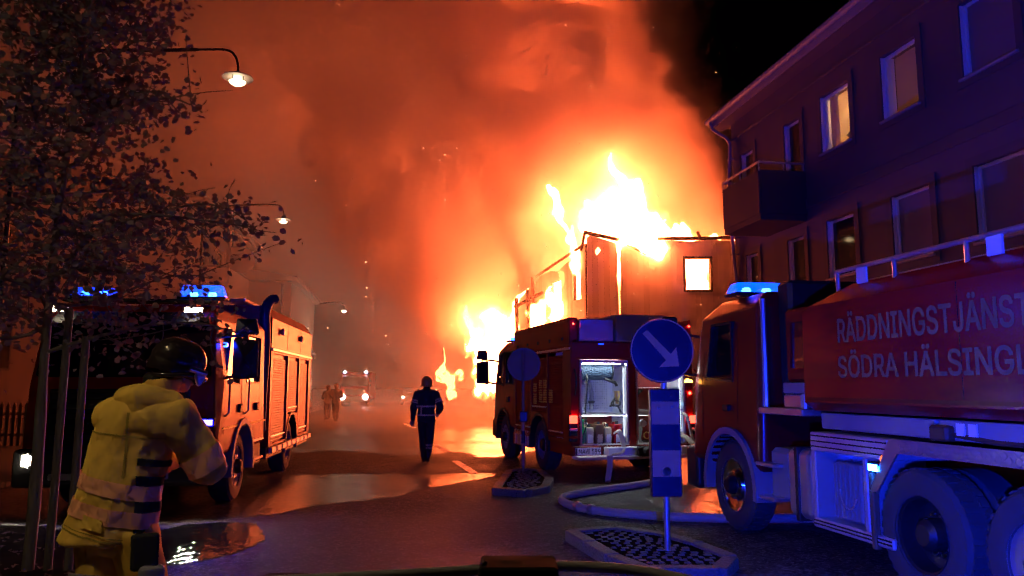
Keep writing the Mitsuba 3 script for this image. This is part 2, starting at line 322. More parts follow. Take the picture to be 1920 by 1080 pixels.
# embers carried up from the fire
R_e = np.random.default_rng(77); ev = []
tet = np.array([[1, 1, 1], [1, -1, -1], [-1, 1, -1], [-1, -1, 1.0]]) * .6; tf = np.array([[0, 1, 2], [0, 3, 1], [0, 2, 3], [1, 3, 2]])
for k in range(170):
    y = R_e.uniform(15, 34); u = R_e.random() ** .7
    p = np.array([R_e.normal(-1.5, 4.5) + (y - 25) * -.15, y, 1.5 + 15 * R_e.random() ** 1.5]); ev.append(tet * R_e.uniform(.008, .028) * (y / 25) + p)
single('embers', 'tiny glowing embers drifting through the air over the street', 'embers', trimesh.Trimesh(np.concatenate(ev), (tf[None] + 4 * np.arange(len(ev))[:, None, None]).reshape(-1, 3), process=False), 'flame_core', False, kind='stuff', em=np.array([1, .35, .12]) * 5, sw=.05)
# ------------------------------------------------------------------ materials of the setting
def asphalt_tone(p, n, uv):
    d1, d2, w = mikit.voronoi(p.x * 0.42 + 0.35 * noise(p.x * 1.7, p.y * 1.7), p.y * 0.30 + 0.35 * noise(p.x * 1.9 + 7, p.y * 1.9))
    crack = (1 - smoothstep(0.004, 0.02, d2 - d1)) * smoothstep(0.45, 0.6, fbm(p.x * 0.5 + 3, p.y * 0.5, 0.0, 2))
    grain = 0.55 * noise(p.x * 55, p.y * 55) + 0.45 * noise(p.x * 22, p.y * 22)
    tone = mix((0.022, 0.021, 0.022), (0.085, 0.08, 0.078), 0.40 * fbm(p.x * 0.7, p.y * 0.7, 0.0, 4) + 0.5 * smoothstep(0.3, 0.7, grain) + 0.16 * w)
    track = smoothstep(0.35, 0.0, dr.abs(dr.abs(p.x + 0.17 * p.y + 2.0) - 0.85))
    chips = smoothstep(0.70, 0.80, noise(p.x * 38, p.y * 38)) * 0.055 + smoothstep(0.62, 0.8, fbm(p.x * 3.1, p.y * 3.1, 4.0, 4)) * 0.03
    return (tone + chips) * (1 - 0.8 * crack) * (1 - 0.22 * track)
prin('asphalt', (0.05, 0.048, 0.047), lambda p, n, uv: 0.52 + 0.25 * fbm(p.x * 0.8, p.y * 0.8, 0.0, 3), spec=0.25, tex=asphalt_tone,
     bump=lambda p, n, uv: noise(p.x * 55, p.y * 55) + 0.8 * noise(p.x * 22, p.y * 22) + 1.2 * noise(p.x * 3, p.y * 3), scale=0.006)
prin('wet_film', (0.02, 0.019, 0.019), lambda p, n, uv: 0.20 + 0.20 * smoothstep(0.35, 0.75, fbm(p.x * 0.9, p.y * 0.6, 0.0, 3)), spec=0.85,
     tex=lambda p, n, uv: mix((0.012, 0.012, 0.012), (0.05, 0.047, 0.046), 0.6 * noise(p.x * 26, p.y * 26) + 0.4 * fbm(p.x * 1.1, p.y * 1.1, 0.0, 3)),
     bump=lambda p, n, uv: noise(p.x * 34, p.y * 34) + 1.2 * noise(p.x * 12, p.y * 12), scale=0.005)
prin('water', (0.008, 0.008, 0.008), 0.05, spec=0.7, bump=lambda p, n, uv: noise(p.x * 16, p.y * 9) + 0.5 * noise(p.x * 40, p.y * 26), scale=0.006)
prin('marking', (0.6, 0.58, 0.55), 0.5, tex=lambda p, n, uv: mix((0.62, 0.6, 0.56), (0.2, 0.19, 0.18), smoothstep(0.5, 0.75, fbm(p.x * 8, p.y * 8, 0.0, 3))))
prin('granite', (0.22, 0.21, 0.21), 0.6, tex=lambda p, n, uv: mix((0.06, 0.057, 0.057), (0.17, 0.16, 0.16), noise(p.x * 60, p.y * 60, p.z * 60) * 0.6 + 0.4 * fbm(p.x * 4, p.y * 4, p.z * 4, 3)),
     bump=lambda p, n, uv: fbm(p.x * 30, p.y * 30, p.z * 30, 2), scale=0.006)
scene['soil'] = {'type': 'twosided', 'bsdf': {'type': 'bumpmap', 'arbitrary': proc(lambda p, n, uv: fbm(p.x * 20, p.y * 20, p.z * 20, 3)), 'scale': 0.02, 'bsdf': {'type': 'diffuse', 'reflectance': proc(lambda p, n, uv: mix((0.03, 0.02, 0.014), (0.012, 0.009, 0.008), fbm(p.x * 9, p.y * 9, 0.0, 3)))}}}
prin('paving', (0.13, 0.125, 0.12), 0.5, bump=lambda p, n, uv: fbm(p.x * 25, p.y * 25, 0.0, 2), scale=0.003)
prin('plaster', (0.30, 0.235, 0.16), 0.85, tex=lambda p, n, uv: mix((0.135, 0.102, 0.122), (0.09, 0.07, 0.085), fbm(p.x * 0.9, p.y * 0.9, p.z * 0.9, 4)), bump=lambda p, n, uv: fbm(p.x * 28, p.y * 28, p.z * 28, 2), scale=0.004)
prin('pale_plaster', (0.10, 0.08, 0.09), 0.8)
prin('trim_white', (0.32, 0.29, 0.30), 0.5)
prin('house_plaster', (0.5, 0.42, 0.36), 0.85, bump=lambda p, n, uv: fbm(p.x * 12, p.y * 12, p.z * 12, 2), scale=0.006)
prin('roof_tile', (0.1, 0.05, 0.04), 0.7)
prin('clapboard', (0.55, 0.45, 0.36), 0.75, tex=lambda p, n, uv: mix((0.44, 0.40, 0.37), (0.35, 0.31, 0.28), fbm(p.x * 5, p.y * 5, p.z * 0.5, 3)))
prin('clapboard_sooty', (0.3, 0.24, 0.19), 0.8, tex=lambda p, n, uv: mix((0.40, 0.35, 0.31), (0.27, 0.23, 0.2), fbm(p.x * 5, p.y * 5, p.z * 0.5, 3)))
prin('blind_pane', (0.2, 0.16, 0.19), 0.18, spec=0.5)
prin('charred', (0.012, 0.010, 0.009), 0.9, spec=0.1, bump=lambda p, n, uv: fbm(p.x * 15, p.y * 15, p.z * 15, 2), scale=0.02)
prin('curtain', (0.6, 0.5, 0.35), 0.9)
prin('wood', (0.16, 0.10, 0.06), 0.75, bump=lambda p, n, uv: fbm(p.x * 40, p.y * 40, p.z * 3, 3), scale=0.004)

# ------------------------------------------------------------------ ground
def sheet(poly, z, mat, name, label=None, kind='structure', smooth=False):
    P = sg.Polygon(poly) if not hasattr(poly, 'geom_type') else poly
    v, f = trimesh.creation.triangulate_polygon(P, engine='earcut')
    m = trimesh.Trimesh(np.c_[v, np.full(len(v), z)], f, process=False)
    if m.face_normals[0, 2] < 0: m = trimesh.Trimesh(m.vertices, m.faces[:, ::-1], process=False)
    return single(name, label, None, m, mat, smooth, kind=kind)
sheet([(-300, -60), (300, -60), (300, 600), (-300, 600)], -0.012, 'asphalt', 'ground')
sheet([(-8.2, -20), (10, -20), (8.5, 8), (4.2, 32), (-1, 60), (-9, 110), (-26, 110), (-17, 60), (-11.2, 34), (-9.0, 20)], 0.0, 'asphalt', 'road')
# the water that has run over the road: its near edge meets the dry asphalt
def wobble(pts, seed, amp=0.11, n=320):
    s = spline(pts, n); k = meshkit.fbm(np.c_[s[:, :2] * 2.6, np.zeros(n)], 5, seed) - 0.5; k2 = meshkit.fbm(np.c_[s[:, :2] * 2.6, np.ones(n) * 9], 5, seed) - 0.5
    return np.c_[s[:, 0] + amp * k * 2, s[:, 1] + amp * k2 * 2]
edge = wobble([(-8.6, 10.2, 0), (-5.8, 10.0, 0), (-4.2, 9.9, 0), (-3.1, 10.35, 0), (-2.75, 11.1, 0), (-2.0, 11.75, 0), (-1.38, 12.8, 0), (-0.75, 14.0, 0), (-0.36, 14.6, 0), (-0.30, 14.95, 0), (-0.55, 15.15, 0), (-1.5, 15.0, 0), (-2.6, 15.05, 0), (-3.9, 14.9, 0), (-5.0, 15.4, 0)], 4)
sheet([tuple(p) for p in edge] + [(-8.4, 15.5)], 0.004, 'wet_film', numbered('wet_road'))
far_edge = wobble([(-8.9, 20, 0), (-6, 19.6, 0), (-4, 20.2, 0), (-2.4, 19.2, 0), (-1.2, 20.0, 0), (-0.6, 18.6, 0), (0.3, 19.8, 0), (1.6, 22, 0), (3.6, 27, 0), (4, 30, 0)], 34, .3)
sheet([tuple(p) for p in far_edge] + [(0.5, 50), (-8, 80), (-17, 80), (-12, 44), (-10, 30)], 0.004, 'wet_film', numbered('wet_road'))
edge2 = wobble([(2.35, 12.6, 0), (2.0, 11.6, 0), (2.2, 10.6, 0), (2.9, 10.0, 0), (4.4, 9.9, 0), (6.0, 11.5, 0), (6.1, 17, 0), (4.6, 19.5, 0), (3.5, 17.5, 0), (2.7, 14.2, 0), (2.35, 12.6, 0)], 14)
sheet([tuple(p) for p in edge2[:-1]], 0.004, 'wet_film', numbered('wet_road'))
pud = wobble([(-3.9, 9.6, 0), (-3.1, 9.55, 0), (-2.9, 9.2, 0), (-2.7, 8.55, 0), (-2.8, 8.0, 0), (-3.2, 7.45, 0), (-3.75, 7.75, 0), (-4.1, 8.6, 0), (-3.9, 9.6, 0)], 24, 0.09)
sheet([tuple(p) for p in pud[:-1]], 0.008, 'water', 'puddle')
# lane dashes
def dash(a, b, w=0.14):
    a, b = np.array(a, float), np.array(b, float); d = (b - a) / np.linalg.norm(b - a); nn = np.array([-d[1], d[0]]) * w / 2
    sheet([a + nn, b + nn, b - nn, a - nn], 0.012, 'marking', 'lane_dash')
dash((-1.27, 17.6), (-0.72, 15.1), 0.17); dash((-2.18, 22.3), (-1.56, 19.8), 0.17); dash((-3.3, 28.3), (-2.6, 25.2)); dash((-4.8, 35), (-3.9, 31.5))
# left pavement with its kerb stones
PAV = [(-8.15, 3.0), (-8.3, 11), (-8.9, 20), (-11.1, 34), (-16.6, 60)]
single('pavement', None, None, prism([(-40, 3.0)] + PAV + [(-60, 60)], -0.3, 0.10, 'z'), 'paving', False, kind='structure')
PAVN = [(-8.6, -3), (-2.55, -3), (-2.62, 4.6), (-2.9, 5.6), (-3.7, 6.15), (-6.2, 6.3), (-8.6, 6.2)]
single('planting_bed', None, None, prism([(-8.3, -2.9), (-2.75, -2.9), (-2.72, 4.9), (-2.9, 6.3), (-3.35, 7.05), (-3.95, 7.5), (-4.35, 8.4), (-5.0, 9.0), (-8.3, 9.15)], -0.3, 0.07, 'z'), 'soil', False, kind='structure')
def kerb_run(name, path, w=0.14, h=0.12, length=0.9, gap=0.012, under=None):
    p = np.array(path, float); s = np.r_[0, np.cumsum(np.linalg.norm(np.diff(p, axis=0), axis=1))]
    n = max(1, int(round(s[-1] / length))); out = []
    for k in range(n):
        u0, u1 = s[-1] * k / n + gap / 2, s[-1] * (k + 1) / n - gap / 2
        A = np.array([np.interp(u0, s, p[:, i]) for i in (0, 1)]); B = np.array([np.interp(u1, s, p[:, i]) for i in (0, 1)])
        L = np.linalg.norm(B - A); a = math.atan2(B[1] - A[1], B[0] - A[0])
        m = box(0, L, -w / 2, w / 2, -0.2, h + random.uniform(-0.010, 0.006) - 0.015, 0.010)
        put(numbered(f'{name}__kerb_stone'), moved(m, (A[0], A[1], 0), rz=a), 'granite', False)
kerb_run('pavement', PAV[:4], 0.16, 0.12, 1.0)
kerb_run('planting_bed', [(-2.68, -0.5), (-2.65, 4.9), (-2.83, 6.33), (-3.3, 7.11), (-3.9, 7.57), (-4.3, 8.45), (-4.97, 9.07), (-8.2, 9.22)], 0.14, 0.10, 0.95)

# ------------------------------------------------------------------ traffic islands of setts
def island(poly, seed, setts=True):
    P = sg.Polygon(poly).buffer(0.25).buffer(-0.25).buffer(-0.12).buffer(0.12); R = np.random.default_rng(seed)
    ring = list(P.buffer(-0.07).exterior.coords)
    key = numbered('traffic_island')
    put(key, prism(P.buffer(-0.13), -0.2, 0.085, 'z'), 'soil', False); labels[key] = {'kind': 'structure'}
    kerb_run(key, ring, 0.15, 0.125, 0.62)
    if setts:
        inn = P.buffer(-0.155); x0, y0, x1, y1 = inn.bounds; y = y0; row = 0; k = 0
        while y < y1:
            x = x0 - (row % 2) * 0.06
            while x < x1:
                w = R.uniform(0.10, 0.135); c = sg.box(x, y, x + w - 0.014, y + 0.098)
                if inn.contains(c):
                    m = hull([(x + 0.02, y + 0.02, 0.06), (x + w - 0.034, y + 0.02, 0.06), (x + 0.02, y + 0.078, 0.06), (x + w - 0.034, y + 0.078, 0.06),
                              (x + w / 2, y + 0.05, 0.085 + R.uniform(0, 0.016))] + [(x + 0.022, y + 0.022, 0.088 + R.uniform(0, .012)), (x + w - 0.036, y + 0.076, 0.088 + R.uniform(0, .012)), (x + w - 0.036, y + 0.022, 0.09), (x + 0.022, y + 0.076, 0.09)])
                    m = trimesh.convex.convex_hull(np.vstack([m.vertices + R.normal(0, 0.002, m.vertices.shape), [[x, y, 0.05], [x + w - 0.014, y, 0.05], [x, y + 0.098, 0.05], [x + w - 0.014, y + 0.098, 0.05]]]))
                    if k < 290: put(numbered(f'{key}__sett'), m, 'granite', 50)
                    k += 1
                x += w
            y += 0.108; row += 1
    return key
island([(0.55, 8.72), (1.05, 9.0), (1.55, 8.75), (2.1, 7.6), (2.05, 6.95), (1.6, 6.75), (1.12, 6.85), (0.88, 7.4)], 3)
island([(-0.32, 12.2), (0.05, 11.8), (0.55, 12.1), (0.72, 13.6), (0.55, 15.1), (0.2, 15.3), (-0.1, 15.0)], 5)

# ------------------------------------------------------------------ burning house
HOUSE = 'burning_house'
labels[HOUSE] = {'label': 'board clad house burning at the roof with flames behind its upper window', 'category': 'house'}
def wall_boards(o, d, poly, mat='clapboard', pitch=0.24, thick=0.16, soot=None, seed=0):
    """A wall through o (x, y) along d: a core with its openings, and upright boards in front of it; poly in (u, z)."""
    o, d = np.array(o, float), np.array(d, float) / np.linalg.norm(d); a = math.atan2(d[1], d[0]); R = np.random.default_rng(seed)
    core = prism(poly, 0.0, thick, 'y'); put(numbered(HOUSE + '__wall'), moved(core, (o[0], o[1], 0), rz=a), 'charred', False)
    u0, _, u1, _ = poly.bounds; u = u0; k = 0
    while u < u1 - 0.02:
        g = poly.intersection(sg.box(u + 0.0025, -1, min(u + pitch - 0.0025, u1), 99))
        for q in getattr(g, 'geoms', [g]):
            if q.geom_type == 'Polygon' and q.area > 0.01:
                m = prism(q, -0.022 - R.uniform(0, 0.006), -0.001, 'y')
                put(numbered(f'{HOUSE}__wall__board'), moved(m, (o[0], o[1], 0), rz=a), mat if R.random() > 0.2 else 'clapboard_sooty', False)
        u += pitch
hole = lambda x0, x1, z0, z1: sg.Polygon([(x0, z0), (x1, z0), (x1, z1), (x0, z1)])
right = sg.Polygon([(0, 0), (5.5, 0), (5.5, 7.75), (4.4, 7.72), (3.9, 7.8), (3.0, 7.7), (2.2, 7.74), (1.55, 7.68), (1.38, 7.3), (1.15, 7.05), (0.75, 7.35), (0.35, 7.5), (0.1, 7.55), (0.02, 7.0), (0.05, 6.2), (0.0, 5.6)])
right = right - hole(2.72, 3.75, 5.66, 6.97)
wall_boards((4.53, 32), (1, 0), right, seed=1)
gable = sg.Polygon([(0.0, 0), (1.32, 0), (1.32, 5.5), (1.26, 6.2), (1.3, 7.0), (1.24, 7.62), (0.2, 7.98), (0.05, 7.9), (0.02, 7.2)])
gable = gable - sg.Polygon([(0.42, 7.1), (0.62, 7.35), (0.5, 7.5), (0.35, 7.3)])
wall_boards((3.12, 32), (1, 0), gable, seed=2)
side = sg.Polygon([(0, 0), (6.4, 0), (6.4, 6.5), (5.6, 7.0), (4.0, 7.05), (3.2, 6.9), (2.0, 7.15), (0.8, 7.3), (0.2, 7.7), (0, 7.6)]) - hole(0.45, 1.35, 5.35, 6.9) - hole(2.7, 4.1, 5.0, 6.5)
side = shapely.affinity.scale(side.buffer(0), -1, 1, origin=(3.1, 0))
wall_boards((1.17, 38.1), (1.93, -5.9), side, seed=3)
wall_boards((10.0, 32.1), (0.06, 1), sg.Polygon([(0, 0), (7, 0), (7, 7.6), (0, 7.7)]), seed=4)
# frames of the openings, glazing bars, and what is left of the roof
for (x0, x1, z0, z1) in ((7.25, 8.28, 5.66, 6.97),):
    fr = [box(x0 - 0.09, x0, 31.93, 32.1, z0 - 0.09, z1 + 0.09), box(x1, x1 + 0.09, 31.93, 32.1, z0 - 0.09, z1 + 0.09), box(x0, x1, 31.93, 32.1, z1, z1 + 0.09), box(x0, x1, 31.93, 32.1, z0 - 0.09, z0)]
    put(HOUSE + '__window_frame', fr, 'charred', False)
def beam(a, b, w=0.11):
    return tube([a, b], w * 0.7, 4)
for a, b in (((3.0, 31.75, 8.05), (4.5, 31.75, 7.72)), ((4.5, 31.75, 7.72), (5.6, 31.8, 7.15)), ((6.1, 31.85, 7.78), (10.1, 31.85, 7.85)), ((3.05, 31.8, 8.05), (2.9, 32.0, 7.3)),
             ((2.9, 32.1, 7.5), (1.2, 38.2, 7.1)), ((6.5, 33, 7.7), (7.4, 36, 9.0)), ((8.3, 33, 7.7), (8.8, 36, 8.9)), ((5.2, 33.2, 7.4), (5.8, 36.5, 9.2)), ((1.0, 37.8, 7.0), (1.1, 37.8, 4.4)), ((0.7, 34.6, 6.0), (0.8, 34.6, 3.2)), ((0.2, 34.6, 5.6), (0.25, 34.6, 2.6)), ((0.1, 34.6, 5.2), (1.4, 34.9, 5.9))):
    put(numbered(HOUSE + '__charred_beam'), beam(a, b), 'charred', False)
put(HOUSE + '__floor', box(3.2, 9.9, 32.3, 38.5, 4.2, 4.45), 'charred', False)

# ------------------------------------------------------------------ flats on the right
FL = Thing('apartment_building', 'three storey plastered apartment building with a balcony on the right side of the street', 'building', (5.86, 20, 0), math.atan2(-1, 0.16))
# local: x along the wall towards the camera, y to the street (negative y is the street side after the turn)
def flat_windows():
    W3 = [(0.55, 1.2, 6.75, 7.6), (2.75, 3.42, 5.75, 7.62), (4.28, 5.3, 6.5, 7.72), (6.33, 7.3, 6.5, 7.72), (8.35, 9.4, 6.5, 7.72), (10.4, 11.4, 6.5, 7.72), (12.4, 13.4, 6.5, 7.72)]
    W2 = [(0.62, 1.25, 3.95, 4.95), (2.7, 3.4, 3.2, 4.95), (4.3, 5.25, 3.85, 5.05), (6.4, 7.4, 3.85, 5.05), (8.4, 9.45, 3.85, 5.05), (10.4, 11.4, 3.85, 5.05), (12.4, 13.4, 3.85, 5.05)]
    W1 = [(0.7, 1.7, 1.1, 2.3), (2.9, 3.9, 1.1, 2.3), (5.2, 6.2, 1.1, 2.3), (7.4, 8.4, 1.1, 2.3)]
    return W3, W2, W1
W3, W2, W1 = flat_windows()
wp = sg.Polygon([(0, 0), (18, 0), (18, 8.75), (0, 8.75)])
for w in W3 + W2 + W1: wp = wp - hole(*w)
S = -1  # street side: local -y... the wall's outer face is at y = 0
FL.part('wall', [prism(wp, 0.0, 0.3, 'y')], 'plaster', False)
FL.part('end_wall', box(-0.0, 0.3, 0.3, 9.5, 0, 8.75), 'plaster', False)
FL.part('plinth', box(-0.03, 18, -0.03, -0.002, 0, 0.6), 'grey_paint', False)
FL.part('string_course', [box(-0.02, 18, -0.035, -0.002, 5.48, 5.70, 0.01)], 'pale_plaster', False)
FL.part('cornice', [box(-0.02, 18, -0.05, -0.002, 8.12, 8.20, 0.01)], 'pale_plaster', False)
rf = FL.part('roof', prism([(-0.36, 8.62), (-0.36, 8.78), (5, 12.4), (10, 8.8), (10, 8.62), (0, 8.64)], -0.45, 18.4, 'x'), 'roof_tile', False)
FL.part('soffit', box(-0.45, 18.4, -0.36, 0.0, 8.585, 8.615), 'plaster', False)
FL.part('fascia', box(-0.45, 18.4, -0.39, -0.362, 8.60, 8.84), 'trim_white', False)
FL.part('gutter', tube([(-0.5, -0.46, 8.80), (18.4, -0.46, 8.80)], 0.07, 10), 'trim_white')
FL.part('downpipe', tube(spline([(-0.28, -0.46, 8.74), (-0.26, -0.43, 8.58), (-0.12, -0.22, 8.35), (0.05, -0.09, 8.15), (0.08, -0.085, 7.8), (0.08, -0.085, 5), (0.08, -0.085, 0.2)], 40), 0.045, 8), 'trim_white')
for k in range(9): FL.part('pipe_clip', box(0.02, 0.14, -0.15, 0.0, 0.8 + 0.85 * k, 0.84 + 0.85 * k), 'grey_paint', False)
LITW = {2: 'lit', 3: 'lamp'}
for row, ws in enumerate((W3, W2, W1)):
    for i, (a, b, z0, z1) in enumerate(ws):
        lab = None
        if row == 0 and i == 2: lab = 'brightly lit top floor window with a plant on its sill'
        if row == 0 and i == 3: lab = 'dimly lit top floor window with a round lamp inside'
        t = 0.055
        k = FL.part('window', [box(a, a + t, 0.07, 0.14, z0, z1, .008), box(b - t, b, 0.07, 0.14, z0, z1, .008), box(a + t, b - t, 0.07, 0.14, z1 - t, z1, .008), box(a + t, b - t, 0.07, 0.14, z0, z0 + t, .008)], 'white_paint', False, label=lab)
        FL.part('pane', box(a + t, b - t, 0.10, 0.106, z0 + t, z1 - t), 'window_glass' if (row == 0 and i in (2, 3)) else ('blind_pane' if (row, i) in ((0, 4), (1, 3), (1, 4), (0, 5), (1, 5), (1, 6)) else 'dark_glass'), False, under=k)
        FL.each('reveal', [box(a - 0.001, a + 0.004, 0.002, 0.28, z0, z1), box(b - 0.004, b + 0.001, 0.002, 0.28, z0, z1)], 'white_paint', smooth=False, under=k)
        FL.part('sill', box(a - 0.06, b + 0.06, -0.07, 0.07, z0 - 0.045, z0 - 0.001, 0.008), 'trim_white', False, under=k)
        if row < 2:
            FL.part('surround', [box(a - 0.15, a - 0.005, -0.02, -0.001, z0 - 0.15, z1 + 0.15), box(b + 0.005, b + 0.15, -0.02, -0.001, z0 - 0.15, z1 + 0.15), box(a - 0.005, b + 0.005, -0.02, -0.001, z1 + 0.005, z1 + 0.15), box(a - 0.005, b + 0.005, -0.02, -0.001, z0 - 0.15, z0 - 0.046)], 'pale_plaster', False, under=k)
        if row == 0 and i in (2, 3):
            FL.part('room', [box(a - 0.4, b + 0.4, 1.5, 1.6, z0 - 0.5, z1 + 0.4), box(a - 0.5, a - 0.4, 0.32, 1.5, z0 - 0.5, z1 + 0.4), box(b + 0.4, b + 0.5, 0.32, 1.5, z0 - 0.5, z1 + 0.4), box(a - 0.4, b + 0.4, 0.32, 1.5, z1 + 0.4, z1 + 0.5), box(a - 0.4, b + 0.4, 0.32, 1.5, z0 - 0.6, z0 - 0.5)], 'curtain', False, under=k)
            if i == 2:
                FL.part('room_lamp', moved(trimesh.creation.icosphere(2, 0.12), (b - 0.35, 1.0, z1 + 0.1)), 'lamp_face', True, em=np.array([1, .62, .25]) * 34, sw=0.4, under=k)
                cz = np.linspace(a + 0.07, a + 0.36, 24); FL.part('curtain', [prism(sg.Polygon([(x, 0.19 + 0.02 * math.sin(x * 90)) for x in cz] + [(x, 0.195 + 0.02 * math.sin(x * 90)) for x in cz[::-1]]), z0, z1, 'z')], 'curtain', False, under=k)
                R = np.random.default_rng(5); FL.part('potted_plant', [lathe([(0, 0), (0.06, 0), (0.08, 0.12), (0, 0.12)], at=(b - 0.25, 0.22, z0 + 0.005))] + [moved(box(-0.02, 0.02, -0.003, 0.003, 0, 0.16), (b - 0.25, 0.22, z0 + 0.1), rx=R.uniform(-.7, .7), ry=R.uniform(-.9, .9), rz=R.uniform(0, 3)) for _ in range(26)], 'leaf', False, under=k)
            else:
                FL.part('room_lamp', moved(trimesh.creation.icosphere(2, 0.15), (a + 0.55, 0.9, z0 + 0.66)), 'lamp_face', True, em=np.array([1, .5, .2]) * 0.8, sw=0.15, under=k)
# balcony on the top floor near the far corner
bl = FL.part('balcony', [box(1.75, 3.55, -1.08, 0.0, 5.22, 5.36), box(1.75, 3.55, -1.1, -1.05, 5.36, 6.32), box(1.72, 1.77, -1.05, 0.0, 5.36, 6.32), box(3.53, 3.58, -1.05, 0.0, 5.36, 6.32)], 'balcony_panel', False)
FL.part('balcony_rail', [tube([(3.55, 0, 6.5), (3.55, -1.08, 6.5), (1.74, -1.08, 6.5), (1.74, 0, 6.5)], 0.028, 8)] + [tube([(x, y, 6.3), (x, y, 6.5)], 0.016, 6) for x, y in ((1.74, -1.08), (2.65, -1.08), (3.55, -1.08), (3.55, -0.5), (3.55, -0.03))], 'aluminium', under=bl)

# ------------------------------------------------------------------ houses on the left
H1 = Thing('row_house', 'rendered house on the left behind the tree with a satellite dish above its balcony', 'house', (-16.85, 40, 0), 0.12, size=1.53)
# local: x to the right (0 = street corner), y away from the camera
fw = sg.Polygon([(-16, 0), (0, 0), (0, 7.3), (-16, 7.3)])
wins = [(-3.6, -2.5, 5.0, 6.4), (-6.6, -5.5, 5.0, 6.4), (-9.6, -8.5, 5.0, 6.4), (-12.6, -11.5, 5.0, 6.4), (-3.6, -2.5, 1.6, 3.2), (-6.6, -5.5, 1.6, 3.2), (-9.6, -8.5, 1.6, 3.2), (-12.6, -11.5, 1.6, 3.2)]
for w in wins: fw = fw - hole(*w)
H1.part('wall', prism(fw, 0, 0.3, 'y'), 'house_plaster', False)
sw_ = sg.Polygon([(0.3, 0), (9, 0), (9, 7.3), (0.3, 7.3)]) - hole(1.2, 2.2, 4.2, 6.4) - hole(3.4, 4.6, 5.0, 6.4) - hole(6.2, 7.2, 5.0, 6.4) - hole(3.4, 5.4, 1.0, 2.8)
H1.part('side_wall', prism(sw_, -0.3, 0.0, 'x'), 'house_plaster', False)
for w in wins:
    a, b, z0, z1 = w
    k = H1.part('window', [box(a, a + .08, .08, .16, z0, z1), box(b - .08, b, .08, .16, z0, z1), box(a + .08, b - .08, .08, .16, z0, z0 + .08), box(a + .08, b - .08, .08, .16, z1 - .08, z1), box((a + b) / 2 - .03, (a + b) / 2 + .03, .08, .16, z0 + .08, z1 - .08)], 'trim_white', False)
    H1.part('pane', box(a + .08, b - .08, .11, .118, z0 + .08, z1 - .08), 'dark_glass', False, under=k)
for (a, b, z0, z1) in ((1.2, 2.2, 4.2, 6.4), (3.4, 4.6, 5.0, 6.4), (6.2, 7.2, 5.0, 6.4), (3.4, 5.4, 1.0, 2.8)):
    k = H1.part('window', [box(-.16, -.08, a, a + .08, z0, z1), box(-.16, -.08, b - .08, b, z0, z1), box(-.16, -.08, a + .08, b - .08, z0, z0 + .08), box(-.16, -.08, a + .08, b - .08, z1 - .08, z1)], 'trim_white', False)
    H1.part('pane', box(-.118, -.11, a + .08, b - .08, z0 + .08, z1 - .08), 'dark_glass', False, under=k)
H1.part('roof', prism([(-16.4, 7.31), (0.45, 7.31), (0.45, 7.5), (-8, 9.2), (-16.4, 7.5)], -0.5, 9.4, 'y'), 'roof_tile', False)
H1.part('fascia', [box(-16.4, 0.47, -0.53, -0.503, 7.25, 7.55), box(0.453, 0.48, -0.5, 9.4, 7.25, 7.55)], 'trim_white', False)
H1.part('gutter', tube([(-16.4, -0.6, 7.45), (0.5, -0.6, 7.45), (0.56, -0.5, 7.45), (0.56, 9.4, 7.42)], 0.07, 8), 'trim_white')
H1.part('downpipe', tube(spline([(-0.35, -0.58, 7.4), (-0.35, -0.35, 7.15), (-0.35, -0.07, 6.9), (-0.35, -0.07, 4), (-0.35, -0.07, 0)], 30), 0.05, 8), 'trim_white')
bk = H1.part('balcony', [box(0.0, 1.25, 0.2, 3.4, 4.0, 4.16), box(1.2, 1.25, 0.2, 3.4, 4.16, 5.15), box(0, 1.2, 0.2, 0.25, 4.16, 5.15), box(0, 1.2, 3.35, 3.4, 4.16, 5.15)], 'house_plaster', False)
H1.part('balcony_post', tube([(1.2, 0.25, 4.16), (1.2, 0.25, 7.2)], 0.05, 8), 'trim_white', under=bk)
H1.part('balcony_rail', tube([(0, 0.22, 5.22), (1.22, 0.22, 5.22), (1.22, 3.4, 5.22)], 0.035, 8), 'trim_white', under=bk)
dsh = lathe([(0.0, 0.0), (0.2, 0.015), (0.4, 0.07), (0.52, 0.13), (0.53, 0.15), (0.4, 0.09), (0.2, 0.035), (0.0, 0.02)], axis='y')
SD = Thing('satellite_dish', 'round white satellite dish on the balcony of the left house', 'satellite dish', (-14.6, 41.2, 8.55), 0.0, size=1.5)
SD.part('dish', moved(dsh, (0, 0, 0), rz=0.55, rx=-0.25), 'trim_white'); SD.part('arm', [tube([(0, 0, -0.1), (0.1, -0.45, -0.12)], 0.018, 6), tube([(0, 0.05, 0), (0, 0.12, -0.5)], 0.03, 6)], 'grey_paint'); SD.part('receiver', lathe([(0, 0), (0.04, 0), (0.04, 0.1), (0, 0.1)], 'y', (0.1, -0.5, -0.12)), 'black_plastic')
AN = Thing('roof_antenna', 'thin television antenna above the roof of the left house', 'antenna', (-15.8, 43, 11.3), 0.1, size=1.5)
AN.part('mast', tube([(0, 0, -1.6), (0, 0, 0.5)], 0.03, 6), 'dark_steel'); AN.part('boom', tube([(-1.0, 0, 0.3), (0.55, 0, 0.3)], 0.02, 6), 'dark_steel')
for k in range(6): AN.part('element', tube([(-0.9 + 0.26 * k, -0.3, 0.32), (-0.9 + 0.26 * k, 0.3, 0.32)], 0.012, 5), 'dark_steel')
H2 = Thing('low_house', 'lower pale house with a flat eave beyond the left fire engine', 'house', (-14.4, 50, 0), 0.14, size=1.36)
H2.part('wall', prism(sg.Polygon([(-12, 0), (0, 0), (0, 6.2), (-12, 6.2)]) - hole(-3.2, -2.0, 3.9, 5.4) - hole(-3.2, -2.0, 1.2, 2.6), 0, 0.3, 'y'), 'house_plaster', False)
